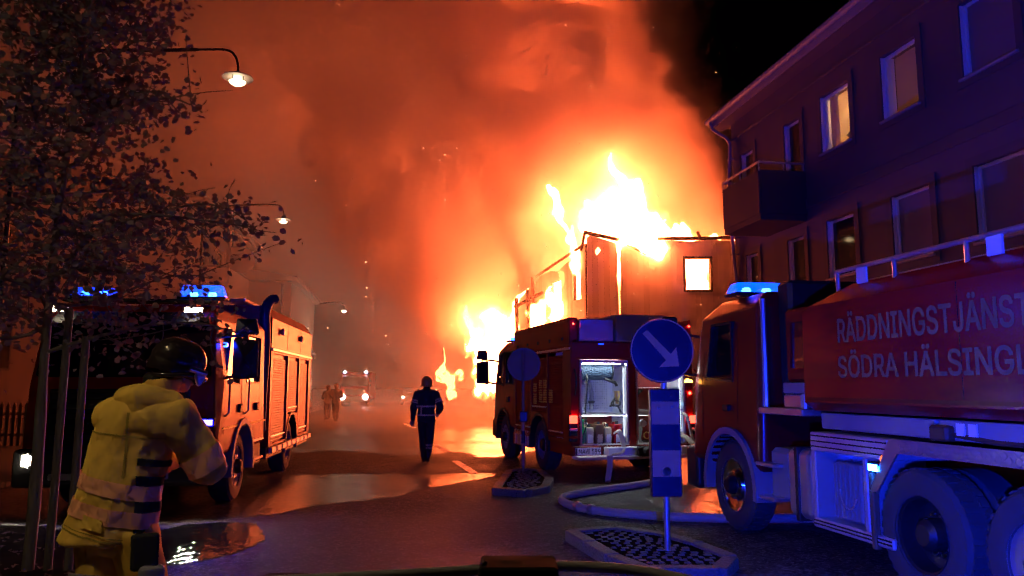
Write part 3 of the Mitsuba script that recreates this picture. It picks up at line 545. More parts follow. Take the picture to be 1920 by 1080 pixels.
H2.part('side_wall', prism([(0.3, 0), (10, 0), (10, 6.2), (0.3, 6.2)], -0.3, 0, 'x'), 'house_plaster', False)
for (z0, z1) in ((3.9, 5.4), (1.2, 2.6)): H2.part('pane', box(-3.2, -2.0, .12, .13, z0, z1), 'dark_glass', False)
H2.part('roof', prism([(-12.3, 6.21), (0.3, 6.21), (0.3, 6.42), (-6, 7.3), (-12.3, 6.42)], -0.4, 10.4, 'y'), 'trim_white', False)
H2.part('downpipe', tube([(-0.4, -0.06, 6.1), (-0.4, -0.06, 0)], 0.05, 8), 'trim_white')
H2.part('porch_roof', [box(0.0, 0.8, 1.5, 4.5, 2.9, 3.02), tube([(0, 1.6, 3.9), (0.75, 1.6, 3.0)], 0.025, 6)], 'trim_white', False)
# picket fence on the far left
PF = Thing('picket_fence', 'wooden picket fence at the left edge beside the parked fire engine', 'fence', (-16.4, 20.6, 0.1), 0.05)
for k in range(26): PF.part('picket', prism([(-0.045, 0), (0.045, 0), (0.045, 1.05), (0, 1.15), (-0.045, 1.05)], -0.012, 0.012, 'y') if k == 0 else moved(prism([(-0.045, 0), (0.045, 0), (0.045, 1.05), (0, 1.15), (-0.045, 1.05)], -0.012, 0.012, 'y'), (0.16 * k, 0, random.uniform(-.02, .02))), 'wood', False)
PF.part('rail', box(-0.1, 4.2, 0.014, 0.05, 0.25, 0.32), 'wood', False); PF.part('rail', box(-0.1, 4.2, 0.014, 0.05, 0.8, 0.87), 'wood', False)
# ------------------------------------------------------------------ vehicles: local x to the right from the left side, y forward, z up
BLUE = np.array([0.003, 0.022, 1.0]); RED = np.array([1.0, 0.02, 0.01]); AMBER = np.array([1.0, 0.32, 0.03]); WARM = np.array([1.0, 0.86, 0.62]); COLD = np.array([0.85, 1.0, 0.98])
def wheel(t, x, y, r=0.5, w=0.3, side=-1, dish=0.05, under_dual=False, hubs=True, rim='grey_paint'):
    """A wheel whose outer face is at x, on the left (side -1) or right (+1) of the vehicle."""
    s = side; rr = r * 0.58
    prof = [(rr, 0.01), (rr + 0.02, 0.0), (r * 0.74, -0.012), (r * 0.93, 0.008), (r * 0.985, 0.035), (r, 0.07), (r, w - 0.07), (r * 0.985, w - 0.03), (r * 0.93, w), (rr, w - 0.01), (rr, 0.01)]
    k = t.part('wheel', moved(mx(lathe(prof, 'x', sections=40), s), (x, y, r)), 'tyre_rubber', 30)
    lugs = []
    for i in range(36):
        a = i * math.pi / 18
        for q in (0, 1):
            lugs.append(moved(box(0.03 + q * (w / 2), w / 2 - 0.015 + q * (w / 2 - 0.03), -0.024, 0.024, r - 0.006, r + 0.008), (0, 0, 0), rx=a + q * math.pi / 36))
    t.part('tread', moved(mx(cat(lugs), s), (x, y, r)), 'tyre_rubber', False, under=k)
    rp = [(rr + 0.004, -0.004), (rr + 0.012, 0.012), (rr - 0.02, 0.03), (rr - 0.035, dish), (rr * 0.62, dish + 0.015), (rr * 0.56, dish - 0.02 if dish < 0.08 else dish - 0.01), (0.14, dish - 0.035 if dish < 0.08 else dish + 0.005), (0.0, dish - 0.035 if dish < 0.08 else dish + 0.005)]
    t.part('rim', moved(mx(lathe(rp, 'x', sections=32), s), (x, y, r)), rim, 30, under=k)
    hb = lathe([(0, dish - 0.12), (0.07, dish - 0.12), (0.10, dish - 0.09), (0.115, dish), (0.115, dish + 0.05)], 'x', sections=20)
    if dish < 0.08: t.part('hub', moved(mx(hb, s), (x, y, r)), 'dark_steel', 30, under=k)
    else: t.part('hub', moved(mx(lathe([(0, dish - 0.16), (0.08, dish - 0.16), (0.12, dish - 0.12), (0.13, dish + 0.05)], 'x', sections=20), s), (x, y, r)), 'dark_steel', 30, under=k)
    bolts, holes = [], []
    for i in range(10):
        a = i * math.pi / 5
        bolts.append(moved(lathe([(0, -0.03), (0.014, -0.03), (0.017, 0.03)], 'x', sections=6), (dish - 0.005, 0.155 * math.cos(a), 0.155 * math.sin(a))))
        holes.append(moved(lathe([(0, 0), (0.03, 0), (0.03, 0.012), (0, 0.012)], 'x', sections=12), (dish + 0.004 if dish > .08 else dish + 0.006, (rr * 0.78) * math.cos(a + .3), (rr * 0.78) * math.sin(a + .3))))
    t.part('wheel_nuts', moved(mx(cat(bolts), s), (x, y, r)), 'chrome', 20, under=k)
    return k
def mx(m, s):
    m = tm(m)
    if s < 0: return m        # profile grows towards +x, the inside of a left wheel
    return trimesh.Trimesh(m.vertices * [-1, 1, 1], m.faces[:, ::-1], process=False)

def cab(t, yf, L, z0, zt, w, axle, paint, seams, windows, arch=0.60, lean=0.16):
    """A forward-control cab: rounded shell with wheel arches and window recesses cut, then glass, seams, handles."""
    zw = z0 + 0.52 * (zt - z0) + 0.05
    tp = 0.05
    pts = [(x, yf - 0.02, z0 + .1) for x in (.1, w - .1)] + [(x, yf, z0 + .55) for x in (.16, w - .16)] + [(x, yf - 0.02, zw) for x in (.14, w - .14)] + [(x, yf - lean, zt - .16) for x in (.2, w - .2)] + [(x, yf - lean - .35, zt) for x in (.28, w - .28)] + \
          [(x, yf - L + .02, zt) for x in (.24, w - .24)] + [(x, yf - L, zt - .1) for x in (.1 + tp, w - .1 - tp)] + [(x, yf - L, z0 + .1) for x in (.1, w - .1)] + [(x, yf - .22, z0 + .2) for x in (.0 + .08, w - .08)] + [(x, yf - .22, zw) for x in (.08, w - .08)]
    c = [np.array(p) for p in pts]
    shell = man(hull([(min(max(p[0], .09), w - .09), p[1] - (.09 if p[1] > yf - L / 2 else -.09), p[2] - (.09 if p[2] > 1.2 else -.09)) for p in c], 0.09, 16))
    for x in (-0.1, w + 0.1):
        shell -= man(moved(lathe([(0, -.42), (arch, -.42), (arch, .42), (0, .42)], 'x', sections=36), (x, axle, 0.5)))
    for poly in windows:
        shell -= man(prism(poly, -0.2, 0.075, 'x')); shell -= man(prism(poly, w - 0.075, w + 0.2, 'x'))
    for (y, za, zb) in seams:
        for x0, x1 in ((-0.1, 0.055), (w - 0.055, w + 0.1)): shell -= man(box(x0, x1, y - 0.007, y + 0.007, za, zb))
    ws = sg.Polygon([(0.16, zw + 0.04), (w - 0.16, zw + 0.04), (w - 0.25, zt - 0.24), (0.25, zt - 0.24)]).buffer(0.05)
    cutter = prism(ws, yf - 0.6, yf + 0.3, 'y')
    slab = tm(hull([(x, y, z) for x in (-1, w + 1) for (y, z) in ((yf - 0.055, zw - 0.3), (yf - lean - 0.075, zt + 0.1), (yf + .5, zw - .3), (yf + .5, zt + .1))]))
    shell -= (man(cutter) ^ man(slab))
    k = t.part('cab', shell, paint, 32)
    gl = man(prism(ws.buffer(0.01), yf - 0.9, yf + 0.3, 'y')) ^ man(hull([(x, y, z) for x in (-1, w + 1) for (y, z) in ((yf - 0.075, zw - 0.3), (yf - lean - 0.095, zt + 0.1), (yf - .045, zw - .3), (yf - lean - .065, zt + .1))]))
    t.part('windscreen', gl, 'dark_glass', 30, under=k)
    for poly in windows:
        P = sg.Polygon(poly).buffer(0.012)
        t.part('side_window', prism(P, 0.06, 0.085, 'x'), 'dark_glass', False, under=k)
        t.part('side_window', prism(P, w - 0.085, w - 0.06, 'x'), 'dark_glass', False, under=k)
        R = sg.Polygon(poly).buffer(0.0) - sg.Polygon(poly).buffer(-0.028)
        t.part('window_seal', [prism(R, 0.012, 0.07, 'x')], 'black_plastic', False, under=k)
    return k

def mirror(t, x, y, z, s=-1, h=0.48, w=0.2, top=True):
    """A mirror housing on its arms, out to the left of the cab."""
    k = t.part('mirror', hull([(x - 0.02, y - .04, z), (x + 0.02, y - .04, z), (x - w, y, z + .02), (x - w, y, z + h - .04), (x + .01, y - .02, z + h), (x - w / 2, y + .07, z + h / 2)], 0.035), 'black_plastic', 40)
    t.part('mirror_glass', box(x - w + .0, x, y - .085, y - .078, z + .02, z + h - .04), 'dark_glass', False, under=k)
    if top: t.part('wide_mirror', hull([(x - w, y, z + h + .1), (x, y, z + h + .1), (x - w + .03, y, z + h + .26), (x - .02, y, z + h + .26), (x - w / 2, y + .07, z + h + .18)], 0.03), 'black_plastic', 40, under=k)
    t.each('mirror_arm', [tube([(x - w / 2, y, z + h + .06), (x + .14, y - .03, z + h + .05), (x + .3, y - .05, z + h + .02)], .018, 8), tube([(x - w / 2, y, z + .05), (x + .15, y - .03, z - .02), (x + .3, y - .05, z - .02)], .018, 8), tube([(x - w / 2, y, z + h), (x - w / 2, y, z + h + .12)], .016, 8)], 'black_plastic', under=k)

def beacon(t, x, y, z, L, wd=0.36, sw=1.0, name='beacon', dp=0.2, hh=0.15):
    """A blue roof light: dark foot, clear blue dome with the lamp inside it."""
    k = t.part(name, hull([(x + sx * wd / 2, y + sy * dp / 2, z + .02) for sx in (-1, 1) for sy in (-1, 1)], .02), 'black_plastic')
    dome = hull([(x + sx * (wd / 2 - .03), y + sy * (dp / 2 - .03), z + .06) for sx in (-1, 1) for sy in (-1, 1)] + [(x + sx * (wd / 2 - .07), y + sy * (dp / 2 - .05), z + hh - .02) for sx in (-1, 1) for sy in (-1, 1)], .025, 16)
    t.part('lens', dome, 'blue_clear', 40, under=k, em=np.array([0.0, .035, 1.0]) * min(3.0, .02 * L + .4), sw=.3)
    for sx in (-1, 1):
        t.part('bulb', moved(lathe([(0, 0), (.05, 0), (.055, .03), (.045, .06), (0, .07)], sections=12), (x + sx * wd * .2, y, z + .045)), 'lamp_face', 40, em=BLUE * L, sw=sw, under=k)
scene['blue_clear'] = {'type': 'mask', 'opacity': 0.4, 'nested': {'type': 'principled', 'base_color': {'type': 'rgb', 'value': [0.01, 0.06, 0.6]}, 'roughness': 0.12, 'specular': 0.6}}

def shutter(t, x, y0, y1, z0, z1, mat='shutter_metal', under=None, pitch=0.045, out=-1):
    """A roller shutter as ribbed sheet on the left side (x), y0..y1."""
    n = int((z1 - z0) / pitch); prof = []
    for i in range(n):
        z = z0 + i * pitch; prof += [(0.0, z), (0.012, z + .006), (0.014, z + pitch * .5), (0.012, z + pitch - .010), (0.0, z + pitch - .004)]
    P = sg.Polygon([(-0.02, z0)] + prof + [(-0.02, prof[-1][1])])
    v = tm(prism(P, y0, y1, 'y')); V = v.vertices.copy(); V[:, 0] = x + out * V[:, 0]
    k = t.part('roller_shutter', trimesh.Trimesh(V, v.faces, process=False), mat, False, kind='stuff' if False else None)
    t.part('shutter_bar', tube([(x + out * 0.03, y0 + .05, z0 + .1), (x + out * 0.03, y1 - .05, z0 + .1)], .016, 8), 'aluminium', under=k)
    return k
def ring_sector(r0, r1, a0, a1, n=20):
    a = np.linspace(a0, a1, n); return sg.Polygon([(r1 * math.cos(q), r1 * math.sin(q)) for q in a] + [(r0 * math.cos(q), r0 * math.sin(q)) for q in a[::-1]])
def fender(t, x, y, r0, r1, depth, mat='grey_paint', a0=-0.15, a1=math.pi + 0.15, zc=0.5, under=None, name='mudguard'):
    P = shapely.affinity.translate(ring_sector(r0, r1, a0, a1), y, zc)
    return t.part(name, prism(P, x, x + depth, 'x'), mat, 30, under=under)
def seq(t, name, meshes, mat, **kw):
    for m in meshes: t.part(name, m, mat, **kw)

W = 2.42
# --------------------------------------------------------------- the fire engine on the left, nose towards the camera
A = Thing('fire_engine', 'parked crew cab fire engine on the left with its headlights and blue roof beacons lit', 'fire engine', (-3.84, 10.2, 0), math.pi + 0.105)
cw = [[(-0.42, 1.72), (-1.22, 1.66), (-1.22, 2.46), (-0.62, 2.46)], [(-1.62, 1.70), (-2.55, 1.70), (-2.55, 2.46), (-1.62, 2.46)]]
ck = cab(A, 0.0, 3.05, 0.62, 2.76, W, -1.45, 'red_paint', [(-0.36, 1.0, 2.55), (-1.30, 1.15, 2.6), (-2.62, 0.75, 2.6), (-1.55, 1.15, 2.6)], cw, arch=0.62)
A.part('sun_visor', hull([(x, y, z) for x in (.3, W - .3) for y, z in ((-.05, 2.47), (-.2, 2.62), (.06, 2.45))], .02), 'black_plastic', under=ck)
for x in (0.38, W - 0.38): A.part('marker_lamp', hull([(x - .1, -.06, 2.68), (x + .1, -.06, 2.68), (x - .1, -.04, 2.64), (x + .1, -.04, 2.64)], .02), 'lamp_face', em=np.array([1, .82, .55]) * 5, sw=.3, under=ck)
A.part('grille', box(0.35, W - 0.35, -0.01, 0.03, 0.80, 1.62, .015), 'black_plastic', under=ck)
for i in range(6): A.part('grille_slat', hull([(x, .045, 0.86 + .13 * i) for x in (.4, W - .4)] + [(x, .035, 0.90 + .13 * i) for x in (.4, W - .4)], .012), 'dark_steel' if i != 4 else 'chrome', under=ck)
A.part('badge_strip', box(.75, W - .75, .046, .056, 1.43, 1.48), 'chrome', False, under=ck)
for x0 in (0.13,):
    k = A.part('grille_beacon', box(x0 - .12, x0 + .12, .03, .075, 1.13, 1.25, .01), 'black_plastic', False)
    A.part('lamp', box(x0 - .095, x0 + .095, .076, .086, 1.155, 1.225), 'lamp_face', False, em=BLUE * np.array([1, .12, 1]) * 260, sw=2.0, under=k)
k = A.part('bumper', hull([(x, y, z) for x in (.07, W - .07) for y in (-.15, .12) for z in (.45, .82)] + [(x, .17, z) for x in (.3, W - .3) for z in (.48, .80)], .05, 16), 'dark_steel')
A.part('step_bar', box(.5, W - .5, .2, .26, .50, .58, .01), 'aluminium', under=k)
for x0, e in ((0.27, 0), (W - 0.27, 1)):
    k = A.part('headlight', hull([(x0 + sx * .17, .13, z) for sx in (-1, 1) for z in (.63, .85)], .03), 'black_plastic')
    A.part('reflector', moved(lathe([(0, .0), (.05, .006), (.085, .03), (.095, .045)], 'y'), (x0, .165, .74)), 'chrome', under=k)
    A.part('bulb', hull([(x0 + sx, .195, .74 + sz) for sx in (-.10, .10) for sz in (-.05, .05)] + [(x0, .205, .74)], .02), 'lamp_face', em=WARM * (160 if not e else 60), sw=1.2 if e else .2, under=k)
    A.part('indicator', hull([(x0 + (-.2 if x0 < 1 else .2), y, z) for y in (.02, .1) for z in (.66, .84)], .03), 'amber_lens', em=AMBER * (4 if e == 0 else 6), sw=.2, under=k)
# doors: handles, steps, trim
for y in (-1.2, -2.3): A.part('door_handle', box(-.035, .03, y - .09, y + .09, 1.28, 1.40, .015), 'black_plastic', under=ck)
for y in (-.38, -1.52): A.part('grab_rail', tube([(.0, y, 1.25), (-.05, y, 1.3), (-.05, y, 1.75), (0, y, 1.8)], .014, 8), 'chrome', under=ck)
A.part('cab_trim', [box(-.008, .06, -3.0, -.3, 1.08, 1.11)], 'yellow_reflex', False, under=ck)
fender(A, -.03, -1.45, .61, .69, .35, 'grey_paint', under=ck)
for z in (.48, .78): A.part('step', box(.0, .3, -2.95, -2.12, z, z + .04, .01), 'aluminium')
A.part('step_well', box(.06, 1.0, -2.98, -2.12, .4, 1.1, .01), 'black_plastic')
mirror(A, -.14, -.28, 1.78, h=.5, w=.26)
A.part('side_beacon', box(-.02, .03, -.32, -.24, 2.18, 2.24, .01), 'lamp_face', False, em=BLUE * 30, sw=.3)
# roof lights
bar = A.part('light_bar', box(.2, W - .2, -.75, -.45, 2.80, 2.85, .02), 'black_plastic')
beacon(A, .42, -.6, 2.85, 150, .62, 1.0, hh=.2); beacon(A, W - .55, -.6, 2.85, 40, .6, .6)
A.part('roof_horn', tube([(1.6, -.5, 2.83), (1.6, -1.1, 2.83)], [.07, .03], 12), 'chrome')
A.part('snorkel', tube(spline([(.1, -3.2, .9), (.1, -3.2, 1.8), (.1, -3.2, 2.7), (.1, -3.2, 2.98), (.06, -3.26, 3.12), (-.02, -3.38, 3.18)], 40), .085, 14), 'blue_steel')
A.part('roof_box', box(.9, 1.25, -2.2, -1.9, 2.75, 3.0, .02), 'dark_red_paint')
# body
Y0, Y1 = -3.32, -7.8
bd = sg.Polygon([(0.0, .62), (0.0, 2.84), (.16, 3.06), (W - .16, 3.06), (W, 2.84), (W, .62)])
body = man(prism(bd, Y1, Y0, 'y'))
bays = [(-3.5, -4.93), (-5.05, -6.25), (-6.37, -7.55)]
for a, b in bays: body -= man(box(-.2, .06, b, a, .66 if a != -5.05 else 1.12, 2.24))
body -= man(moved(lathe([(0, -.5), (.62, -.5), (.62, .5), (0, .5)], 'x', sections=36), (0, -5.55, .5)))
bk = A.part('body', body, 'red_paint', 30)
for a, b in bays: shutter(A, .045, b + .02, a - .02, .68 if a != -5.05 else 1.14, 2.20)
A.part('upper_rail', box(-.03, .05, Y1, Y0, 2.27, 2.33, .01), 'aluminium', under=bk)
A.each('locker_seam', [box(-.006, .0, Y0 - 1.5 * i - .004, Y0 - 1.5 * i + .004, 2.36, 2.82) for i in (1, 2)], 'black_plastic', smooth=False, under=bk)
for y in (-4.1, -6.2):
    k = A.part('work_lamp', hull([(-.05, y - .06, 2.6), (-.05, y + .06, 2.6), (-.05, y - .06, 2.7), (-.05, y + .06, 2.7), (.02, y, 2.65)], .02), 'chrome', 40)
    A.part('lens', lathe([(0, -.002), (.045, 0), (.045, .01), (0, .01)], 'x', (-.078, y, 2.65)), 'dark_glass', under=k)
for i in range(9): A.part('step_flap', box(-.05, .02, Y0 - .12 - .5 * i - .38, Y0 - .12 - .5 * i, .5, .60, .012), 'aluminium')
A.part('skirt', box(.03, .5, Y1, Y0, .42, .6), 'dark_steel', False)
A.part('roof_ladder', [tube([(.5, Y1, 3.16), (.5, Y0, 3.16)], .03, 6), tube([(.9, Y1, 3.16), (.9, Y0, 3.16)], .03, 6)] + [tube([(.5, Y0 - .3 * i, 3.16), (.9, Y0 - .3 * i, 3.16)], .016, 6) for i in range(15)], 'aluminium')
A.part('chassis', [box(.45, W - .45, -7.7, -.3, .45, .75), box(.3, W - .3, -7.7, -6.3, .42, .7)], 'black_plastic', False)
for y in (-1.45, -5.55):
    wheel(A, .06, y, .49, .3, -1, .05 if y > -3 else .16); wheel(A, W - .06, y, .49, .3, 1, .05 if y > -3 else .16)
fender(A, -.015, -5.55, .605, .66, .3, 'dark_steel')

# --------------------------------------------------------------- the fire engine in the middle, seen from behind
B = Thing('fire_engine', 'red fire engine seen from behind with its lit rear lockers open', 'fire engine', (1.05, 14.0, 0), 0.27)
cw = [[(5.36, 1.72), (4.75, 1.66), (4.75, 2.46), (5.16, 2.46)], [(4.55, 1.70), (3.95, 1.70), (3.95, 2.46), (4.55, 2.46)]]
ck = cab(B, 5.75, 1.95, 0.62, 2.72, W, 4.72, 'red_paint', [(5.42, 1.0, 2.55), (4.65, 1.15, 2.6), (3.88, .75, 2.6)], cw, arch=.6)
mirror(B, -.2, 5.6, 1.75, h=.5, w=.22)
B.part('door_handle', box(-.03, .03, 4.2, 4.36, 1.3, 1.42, .015), 'black_plastic', under=ck)
fender(B, -.02, 4.72, .6, .66, .3, 'dark_steel', under=ck)
beacon(B, .45, 5.2, 2.74, 60, .4, .4); beacon(B, W - .45, 5.2, 2.74, 40, .4, .2)
B.part('bumper', hull([(x, y, z) for x in (.1, W - .1) for y in (5.7, 5.9) for z in (.48, .8)], .06), 'dark_steel')
# body: shell of side walls, roof, rear frame with two bays
sd = sg.Polygon([(0, .62), (3.74, .62), (3.74, 2.87), (0, 2.90)]) - sg.Polygon([(0.42, .70), (1.32, .70), (1.32, 2.30), (.42, 2.30)]) - sg.Polygon([(1.40, 1.14), (2.42, 1.14), (2.42, 2.30), (1.40, 2.30)]) - sg.Polygon([(2.5, .70), (3.66, .70), (3.66, 2.30), (2.5, 2.30)])
sd = sd - sg.Point(1.92, .5).buffer(.6)
bk = B.part('body', [prism(sd, 0, .05, 'x'), prism(sg.Polygon([(0, .62), (3.74, .62), (3.74, 2.87), (0, 2.9)]) - sg.Point(1.92, .5).buffer(.6), W - .05, W, 'x'), box(.05, W - .05, .0, 3.74, 2.42, 2.46), box(.05, W - .05, 3.68, 3.74, .62, 2.42), box(.05, W - .05, .95, .99, .50, 2.42), box(.05, W - .05, .04, .95, .50, .535)], 'red_paint', False)
for (a, b, z) in ((.42, 1.32, .70), (1.40, 2.42, 1.14), (2.5, 3.66, .70)): shutter(B, .035, a + .01, b - .01, z + .01, 2.27, 'red_shutter')
B.part('upper_panel', hull([(-.012, y, z) for y in (.03, 3.7) for z in (2.40, 2.84)] + [(.02, y, z) for y in (.0, 3.74) for z in (2.37, 2.88)]), 'red_paint', False, under=bk)
B.part('rub_rail', box(-.03, .01, .0, 3.74, 2.315, 2.36, .01), 'aluminium', under=bk)
for i in range(5): B.part('rivet_clip', box(-.03, .0, .35 + .75 * i, .42 + .75 * i, 2.5, 2.56, .008), 'dark_steel', under=bk)
# yellow reflex blocks on the side, each built of strips
for (y, z, n) in ((1.34, 1.34, 6), (1.34, 1.62, 4), (1.62, 1.34, 6), (1.62, 1.62, 4), (2.0, 1.30, 5), (2.0, 1.55, 4), (.98, 1.34, 6)):
    for i in range(n): B.part('reflex_strip', box(-.006 - .012, .0 - .0125, y, y + .22, z + .044 * i, z + .044 * i + .03), 'yellow_reflex', False)
fender(B, -.015, 1.92, .58, .63, .3, 'dark_steel')
B.each('skirt', [box(.02, .4, 2.62, 3.9, .38, .62), box(.02, .4, .05, 1.25, .42, .62)], 'dark_red_paint', smooth=False)
for i in range(6): B.part('skirt_rib', box(.0, .02, 2.68 + .19 * i, 2.76 + .19 * i, .40, .72), 'aluminium', False)
B.part('chassis', box(.5, W - .5, .3, 5.5, .42, .62), 'black_plastic', False)
for y, d in ((1.92, .16), (4.72, .05)):
    wheel(B, .05, y, .49, .3, -1, d); wheel(B, W - .05, y, .49, .3, 1, d)
# rear frame
def rearbox(x0, x1, z0, z1, y0=0.0, y1=.06, b=.008): return box(x0, x1, y0, y1, z0, z1, b)
seq(B, 'rear_post', [rearbox(.0, .165, .62, 2.42, -.02), rearbox(1.125, 1.265, .52, 2.42, -.02), rearbox(2.27, W, .62, 2.42, -.02)], 'red_paint', under=bk)
B.part('rear_header', box(.0, W, -.03, .3, 2.14, 2.46, .02), 'dark_red_paint', under=bk)
B.part('rear_sill', box(0, W, -.02, .06, .535, .60, .01), 'red_paint', under=bk)
for x0, x1 in ((.175, 1.115), (1.275, 2.26)):
    k = B.part('bay_frame', [box(x0, x0 + .03, -.02, .08, .60, 2.13), box(x1 - .03, x1, -.02, .08, .60, 2.13), box(x0 + .03, x1 - .03, -.02, .08, 2.08, 2.13), box(x0 + .03, x1 - .03, -.02, .08, .605, .63)], 'aluminium', False)
    B.part('rolled_shutter', lathe([(.0, x0 + .03), (.075, x0 + .03), (.075, x1 - .03), (0, x1 - .03)], 'x', (0, .18, 2.17)), 'shutter_metal', under=k)
    for xs in (x0 + .035, x1 - .055): B.part('strip_lamp', box(xs, xs + .018, .09, .105, .75, 2.0), 'lamp_face', False, em=COLD * .5, sw=.2, under=k)
    B.part('strip_lamp', box(x0 + .1, x1 - .1, .1, .14, 2.055, 2.07), 'lamp_face', False, em=COLD * 34, sw=1.0, under=k)
# inside of the bays
for x0, x1 in ((.1, 1.1), (1.3, 2.3)): B.part('added_shelf_lamp', box(x0, x1, .12, .15, 1.118, 1.131), 'lamp_face', False, em=COLD * 9, sw=.5)  # lamps added under the shelves to brighten the lower half of the bays
B.part('bay_wall', [box(.05, .06, .07, .95, .54, 2.42), box(1.185, 1.205, .07, .95, .54, 2.40), box(W - .06, W - .05, .07, .95, .54, 2.42)], 'panel_white', False)
pegs = sg.box(.07, 1.1, 1.2, 1.85)
B.part('peg_board', prism(pegs.buffer(0), .90, .915, 'y'), 'panel_white', False)
B.part('peg_holes', [moved(box(-.008, .008, -.002, 0, -.008, .008), (.12 + .045 * i, .8985, 1.24 + .045 * j)) for i in range(22) for j in range(13)], 'dark_steel', False, kind='stuff')
B.part('shelf', box(.065, 1.18, .08, .9, 1.135, 1.155, .004), 'aluminium'); B.part('shelf', box(1.21, 2.36, .12, .9, 1.62, 1.64, .004), 'panel_white'); B.part('shelf', box(1.21, 1.75, .1, .9, 1.12, 1.22, .004), 'panel_white')
# hose reel with its coiled hose
k = B.part('hose_reel', [moved(lathe([(0, 0), (.2, 0), (.2, .015), (0, .015)], 'x'), (.22, .45, 1.95)), moved(lathe([(0, 0), (.2, 0), (.2, .015), (0, .015)], 'x'), (.94, .45, 1.95)), lathe([(.05, .22), (.05, .94)], 'x', (0, .45, 1.95))], 'dark_steel')
for layer in range(1):
    th = np.linspace(0, 2 * math.pi * 21, 21 * 26); B.part('reel_hose', tube(np.c_[.25 + th / (2 * math.pi) * .0325, .45 + .165 * np.cos(th), 1.95 + .165 * np.sin(th)], .0165, 6), 'cable_blue', under=k)
B.part('hanging_hose', tube(spline([(.42, .28, 1.88), (.40, .2, 1.7), (.36, .16, 1.4), (.34, .14, 1.1), (.33, .13, .9), (.24, .12, .72), (.2, .1, .66)], 60), .012, 6), 'black_plastic', under=k)
B.part('reel_bracket', [tube([(.8, .35, 1.8), (1.0, .3, 1.72), (1.02, .3, 1.66)], .03, 8)], 'black_plastic', under=k)
def inB(x, y, z): 
    c, s = math.cos(.27), math.sin(.27); return (1.05 + c * x - s * y, 14.0 + s * x + c * y, z)
def bay_thing(name, label, cat_, x, y, z, group=None): return Thing(name, label, cat_, inB(x, y, z), 0.27, group)
q = bay_thing('branch_pipe', 'grey curved branch pipe hanging on the white board of the open locker', 'pipe', .62, .8, 1.2)
q.part('pipe', tube(spline([(-.1, 0, .5), (-.04, 0, .56), (.04, 0, .52), (.08, 0, .42), (.09, 0, .2), (.09, 0, .0)], 40), .035, 10), 'grey_paint'); q.part('hook', tube([(.0, 0, .5), (0, .1, .5)], .012, 6), 'chrome'); q.part('clip', box(.04, .14, -.05, .05, .14, .18), 'dark_steel')
q = bay_thing('gas_detector', 'small orange and white hand tool hanging on the locker board', 'tool', .42, .82, 1.46)
q.part('case', hull([(x, y, z) for x in (-.035, .035) for y in (-.02, .02) for z in (0, .13)], .012), 'amber_lens'); q.part('label', box(-.03, .03, -.034, -.0325, .04, .09), 'white_paint', False); q.part('loop', tube([(-.02, 0, .13), (-.02, 0, .19), (.02, 0, .19), (.02, 0, .13)], .006, 6), 'black_plastic')
q = bay_thing('nozzle', 'brass and steel nozzle clipped to the side wall of the open locker', 'nozzle', 1.08, .42, 1.45)
q.part('body', lathe([(0, -.12), (.03, -.12), (.035, -.02), (.05, .0), (.05, .08), (.06, .12), (0, .12)], 'z'), 'brass'); q.part('handle', tube(spline([(-.05, 0, -.02), (-.09, -.02, -.08), (-.08, -.02, -.14)], 12), .014, 8), 'black_plastic')
q = bay_thing('hand_tool', 'black handled hand tool hanging below the nozzle in the open locker', 'tool', 1.02, .35, 1.17)
q.part('ring', tube([(.0 + .09 * math.cos(a), 0, .17 + .05 * math.sin(a)) for a in np.linspace(0, 2 * math.pi, 20)], .014, 6), 'black_plastic'); q.part('grip', tube([(-.07, 0, .14), (-.12, 0, .12)], .02, 8), 'black_plastic'); q.part('shaft', tube([(.04, 0, .12), (.1, 0, .0)], .016, 6), 'dark_steel')
q = bay_thing('green_crate', 'green plastic crate at the lower left of the open locker', 'crate', .2, .3, .54)
q.part('walls', [box(-.1, -.085, -.15, .3, .0, .5), box(.085, .1, -.15, .3, 0, .5), box(-.085, .085, -.15, -.135, 0, .5), box(-.085, .085, .285, .3, 0, .5)], 'green_plastic', False); q.part('rim', box(-.11, .11, -.17, -.151, .47, .52, .004), 'green_plastic'); q.part('rib', box(-.09, -.07, -.165, -.151, .02, .46), 'green_plastic'); q.part('rib', box(-.01, .01, -.165, -.151, .02, .46), 'green_plastic'); q.part('rib', box(.07, .09, -.165, -.151, .02, .46), 'green_plastic')
for i, (x, mt, lab, wd) in enumerate(((.43, 'cream_plastic', 'cream canister beside the green crate in the open locker', .15), (.62, 'brown_leather', 'dark brown canister in the middle of the lower locker shelf', .17), (.79, 'cream_plastic', 'cream canister between the brown and red ones in the open locker', .13), (.98, 'red_lens', 'red topped container at the right end of the lower locker shelf', .16))):
    q = bay_thing('canister', lab, 'canister', x, .3, .537)
    q.part('tank', hull([(sx * (wd / 2 - .02), y, z) for sx in (-1, 1) for y in (-.12, .2) for z in (.02, .36 + .05 * (i % 2))], .02), mt)
    q.part('cap', lathe([(0, 0), (.03, 0), (.03, .05), (0, .05)], at=(0, -.06, .38 + .05 * (i % 2))), 'black_plastic'); q.part('handle', tube([(0, -.0, .38), (0, 0, .45), (0, .12, .45), (0, .12, .38)], .012, 6), mt); q.part('label', box(-wd * .3, wd * .3, -.1425, -.141, .1, .25), 'white_paint' if i != 1 else 'cream_plastic', False)
